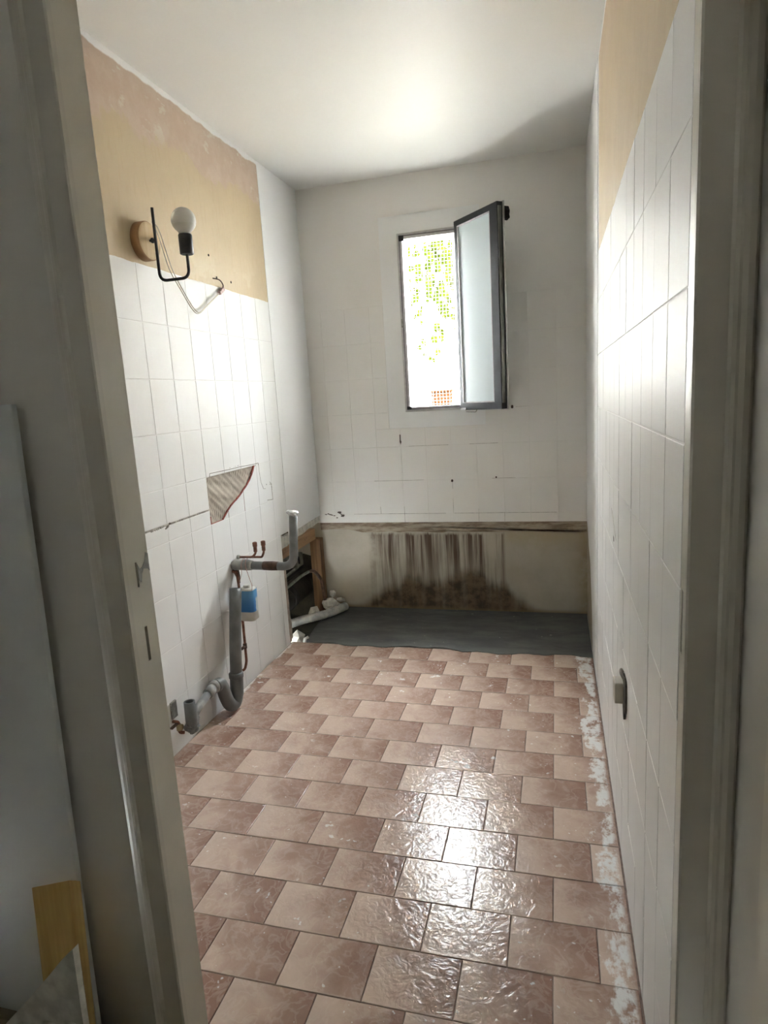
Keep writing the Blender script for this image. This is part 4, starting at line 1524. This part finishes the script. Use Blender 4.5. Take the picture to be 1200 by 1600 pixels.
# ------------------------------------------------------------------ outdoors
bm = bm_new()
box(bm, -9, 7, YB + 0.26, 12, -0.62, -0.50)
ground = struct(link('ground', bm, M['paving']))
bm = bm_new()
box(bm, -8, 6, YB + 0.27, 3.9, -0.4995, -0.46)
link('added_dark_bed', bm, M['dark_bed'], ground)  # unseen dark strip, added to cut ground light on the ceiling
gw = thing('garden_wall', 'white rendered garden wall beyond the window', 'wall', (-1, 6.6, -0.5))
bm = bm_new()
box(bm, -8, 5, 6.55, 6.75, -0.50, 1.03)
link('masonry', bm, M['render'], gw)
bm = bm_new()
box(bm, -8, 5, 6.50, 6.80, 1.03, 1.07)
link('coping', bm, M['render'], gw, bevel=0.01)

ob = thing('added_horizon_building', 'added white building across the garden, screening off low sky light', 'building', (-2, 10, -0.5))
bm = bm_new()
plate(bm, 1, 9.0, 9.2, [-14, 9], [-0.5, 5.2])  # added to dim the low sky light reaching the side walls
box(bm, -14, -13.8, 9.2, 12, -0.5, 5.2)
box(bm, 8.8, 9, 9.2, 12, -0.5, 5.2)
link('wall', bm, M['render'], ob)
bm = bm_new()
box(bm, -14.1, 9.1, 8.9, 12.1, 5.2, 5.4)
link('roof', bm, M['render'], ob)

PLX = -1.535
tc = thing('terracotta_planter', 'terracotta planter box on the garden wall, seen through the wire mesh', 'planter', (PLX, 6.65, 1.07))
bm = bm_new()
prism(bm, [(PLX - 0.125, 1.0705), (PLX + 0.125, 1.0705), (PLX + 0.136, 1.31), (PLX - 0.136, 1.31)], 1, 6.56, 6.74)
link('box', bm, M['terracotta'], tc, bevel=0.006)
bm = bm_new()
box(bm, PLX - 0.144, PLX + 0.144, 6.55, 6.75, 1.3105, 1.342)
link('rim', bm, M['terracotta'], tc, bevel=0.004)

# vine trained on a branch above the window view
vine = thing('climbing_vine', 'green leafy vine hanging down outside the window behind the mesh', 'vine', (-2.6, 3.0, -0.5))
rg = random.Random(5)
stem = bm_new()
tube(stem, smooth_path([(-2.6, 3.0, -0.5), (-2.55, 3.0, 1.0), (-2.4, 2.95, 2.2), (-2.0, 2.85, 2.75), (-1.4, 2.75, 2.85), (-0.6, 2.7, 2.80), (0.2, 2.75, 2.75)], 6), [0.05] * 10 + [0.035] * 12 + [0.02] * 15, 8)
leaf = bm_new()


def add_leaf(p, s, d):
    d = d.normalized()
    side = d.cross(Vector((rg.uniform(-0.6, 0.6), rg.choice((-1, 1)), rg.uniform(-0.5, 0.5)))).normalized()
    n = d.cross(side)
    q = [p, p + d * s * 0.30 + side * s * 0.34, p + d * s * 0.62 + side * s * 0.26, p + d * s, p + d * s * 0.62 - side * s * 0.26, p + d * s * 0.30 - side * s * 0.34]
    mid = [p + d * s * 0.3 + n * s * 0.07, p + d * s * 0.62 + n * s * 0.06]
    V = [leaf.verts.new(c) for c in q]
    W = [leaf.verts.new(c) for c in mid]
    for f in ((V[0], V[1], W[0]), (V[1], V[2], W[1], W[0]), (V[2], V[3], W[1]), (V[3], V[4], W[1]), (V[4], V[5], W[0], W[1]), (V[5], V[0], W[0])):
        leaf.faces.new(f)


# hanging shoots: (x, y, z at top, length, leaf density)
shoots = [(-1.12, 2.70, 2.85, 1.05, 30), (-1.02, 2.74, 2.85, 1.25, 24), (-0.93, 2.66, 2.85, 0.95, 34), (-0.88, 2.76, 2.84, 1.32, 56), (-0.82, 2.70, 2.84, 1.15, 44), (-0.75, 2.66, 2.83, 0.95, 40), (-0.68, 2.72, 2.82, 1.05, 42), (-0.60, 2.68, 2.82, 0.85, 30), (-1.20, 2.66, 2.85, 0.9, 20), (-0.50, 2.70, 2.81, 1.1, 26), (-0.40, 2.74, 2.80, 0.9, 20), (-1.35, 2.7, 2.85, 1.0, 22), (-0.2, 2.7, 2.78, 0.9, 20)]
for (x, y, z, L, n) in shoots:
    pts = [Vector((x + rg.uniform(-0.05, 0.05) * k / 4, y + rg.uniform(-0.04, 0.04), z - L * k / 6)) for k in range(7)]
    sp = smooth_path(pts, 3)
    tube(stem, sp, [0.006 - 0.0045 * i / len(sp) for i in range(len(sp))], 6)
    for i in range(int(n * 1.3)):
        t = rg.random() ** 1.15
        p = sp[min(len(sp) - 1, int(t * (len(sp) - 1)))]
        p = p + Vector((rg.uniform(-0.05, 0.05), rg.uniform(-0.05, 0.05), rg.uniform(-0.03, 0.03)))
        add_leaf(p, rg.uniform(0.060, 0.115) * (1.0 - 0.35 * t), Vector((rg.uniform(-1, 1), rg.uniform(-0.35, 0.35), rg.uniform(-1.3, 0.2))))
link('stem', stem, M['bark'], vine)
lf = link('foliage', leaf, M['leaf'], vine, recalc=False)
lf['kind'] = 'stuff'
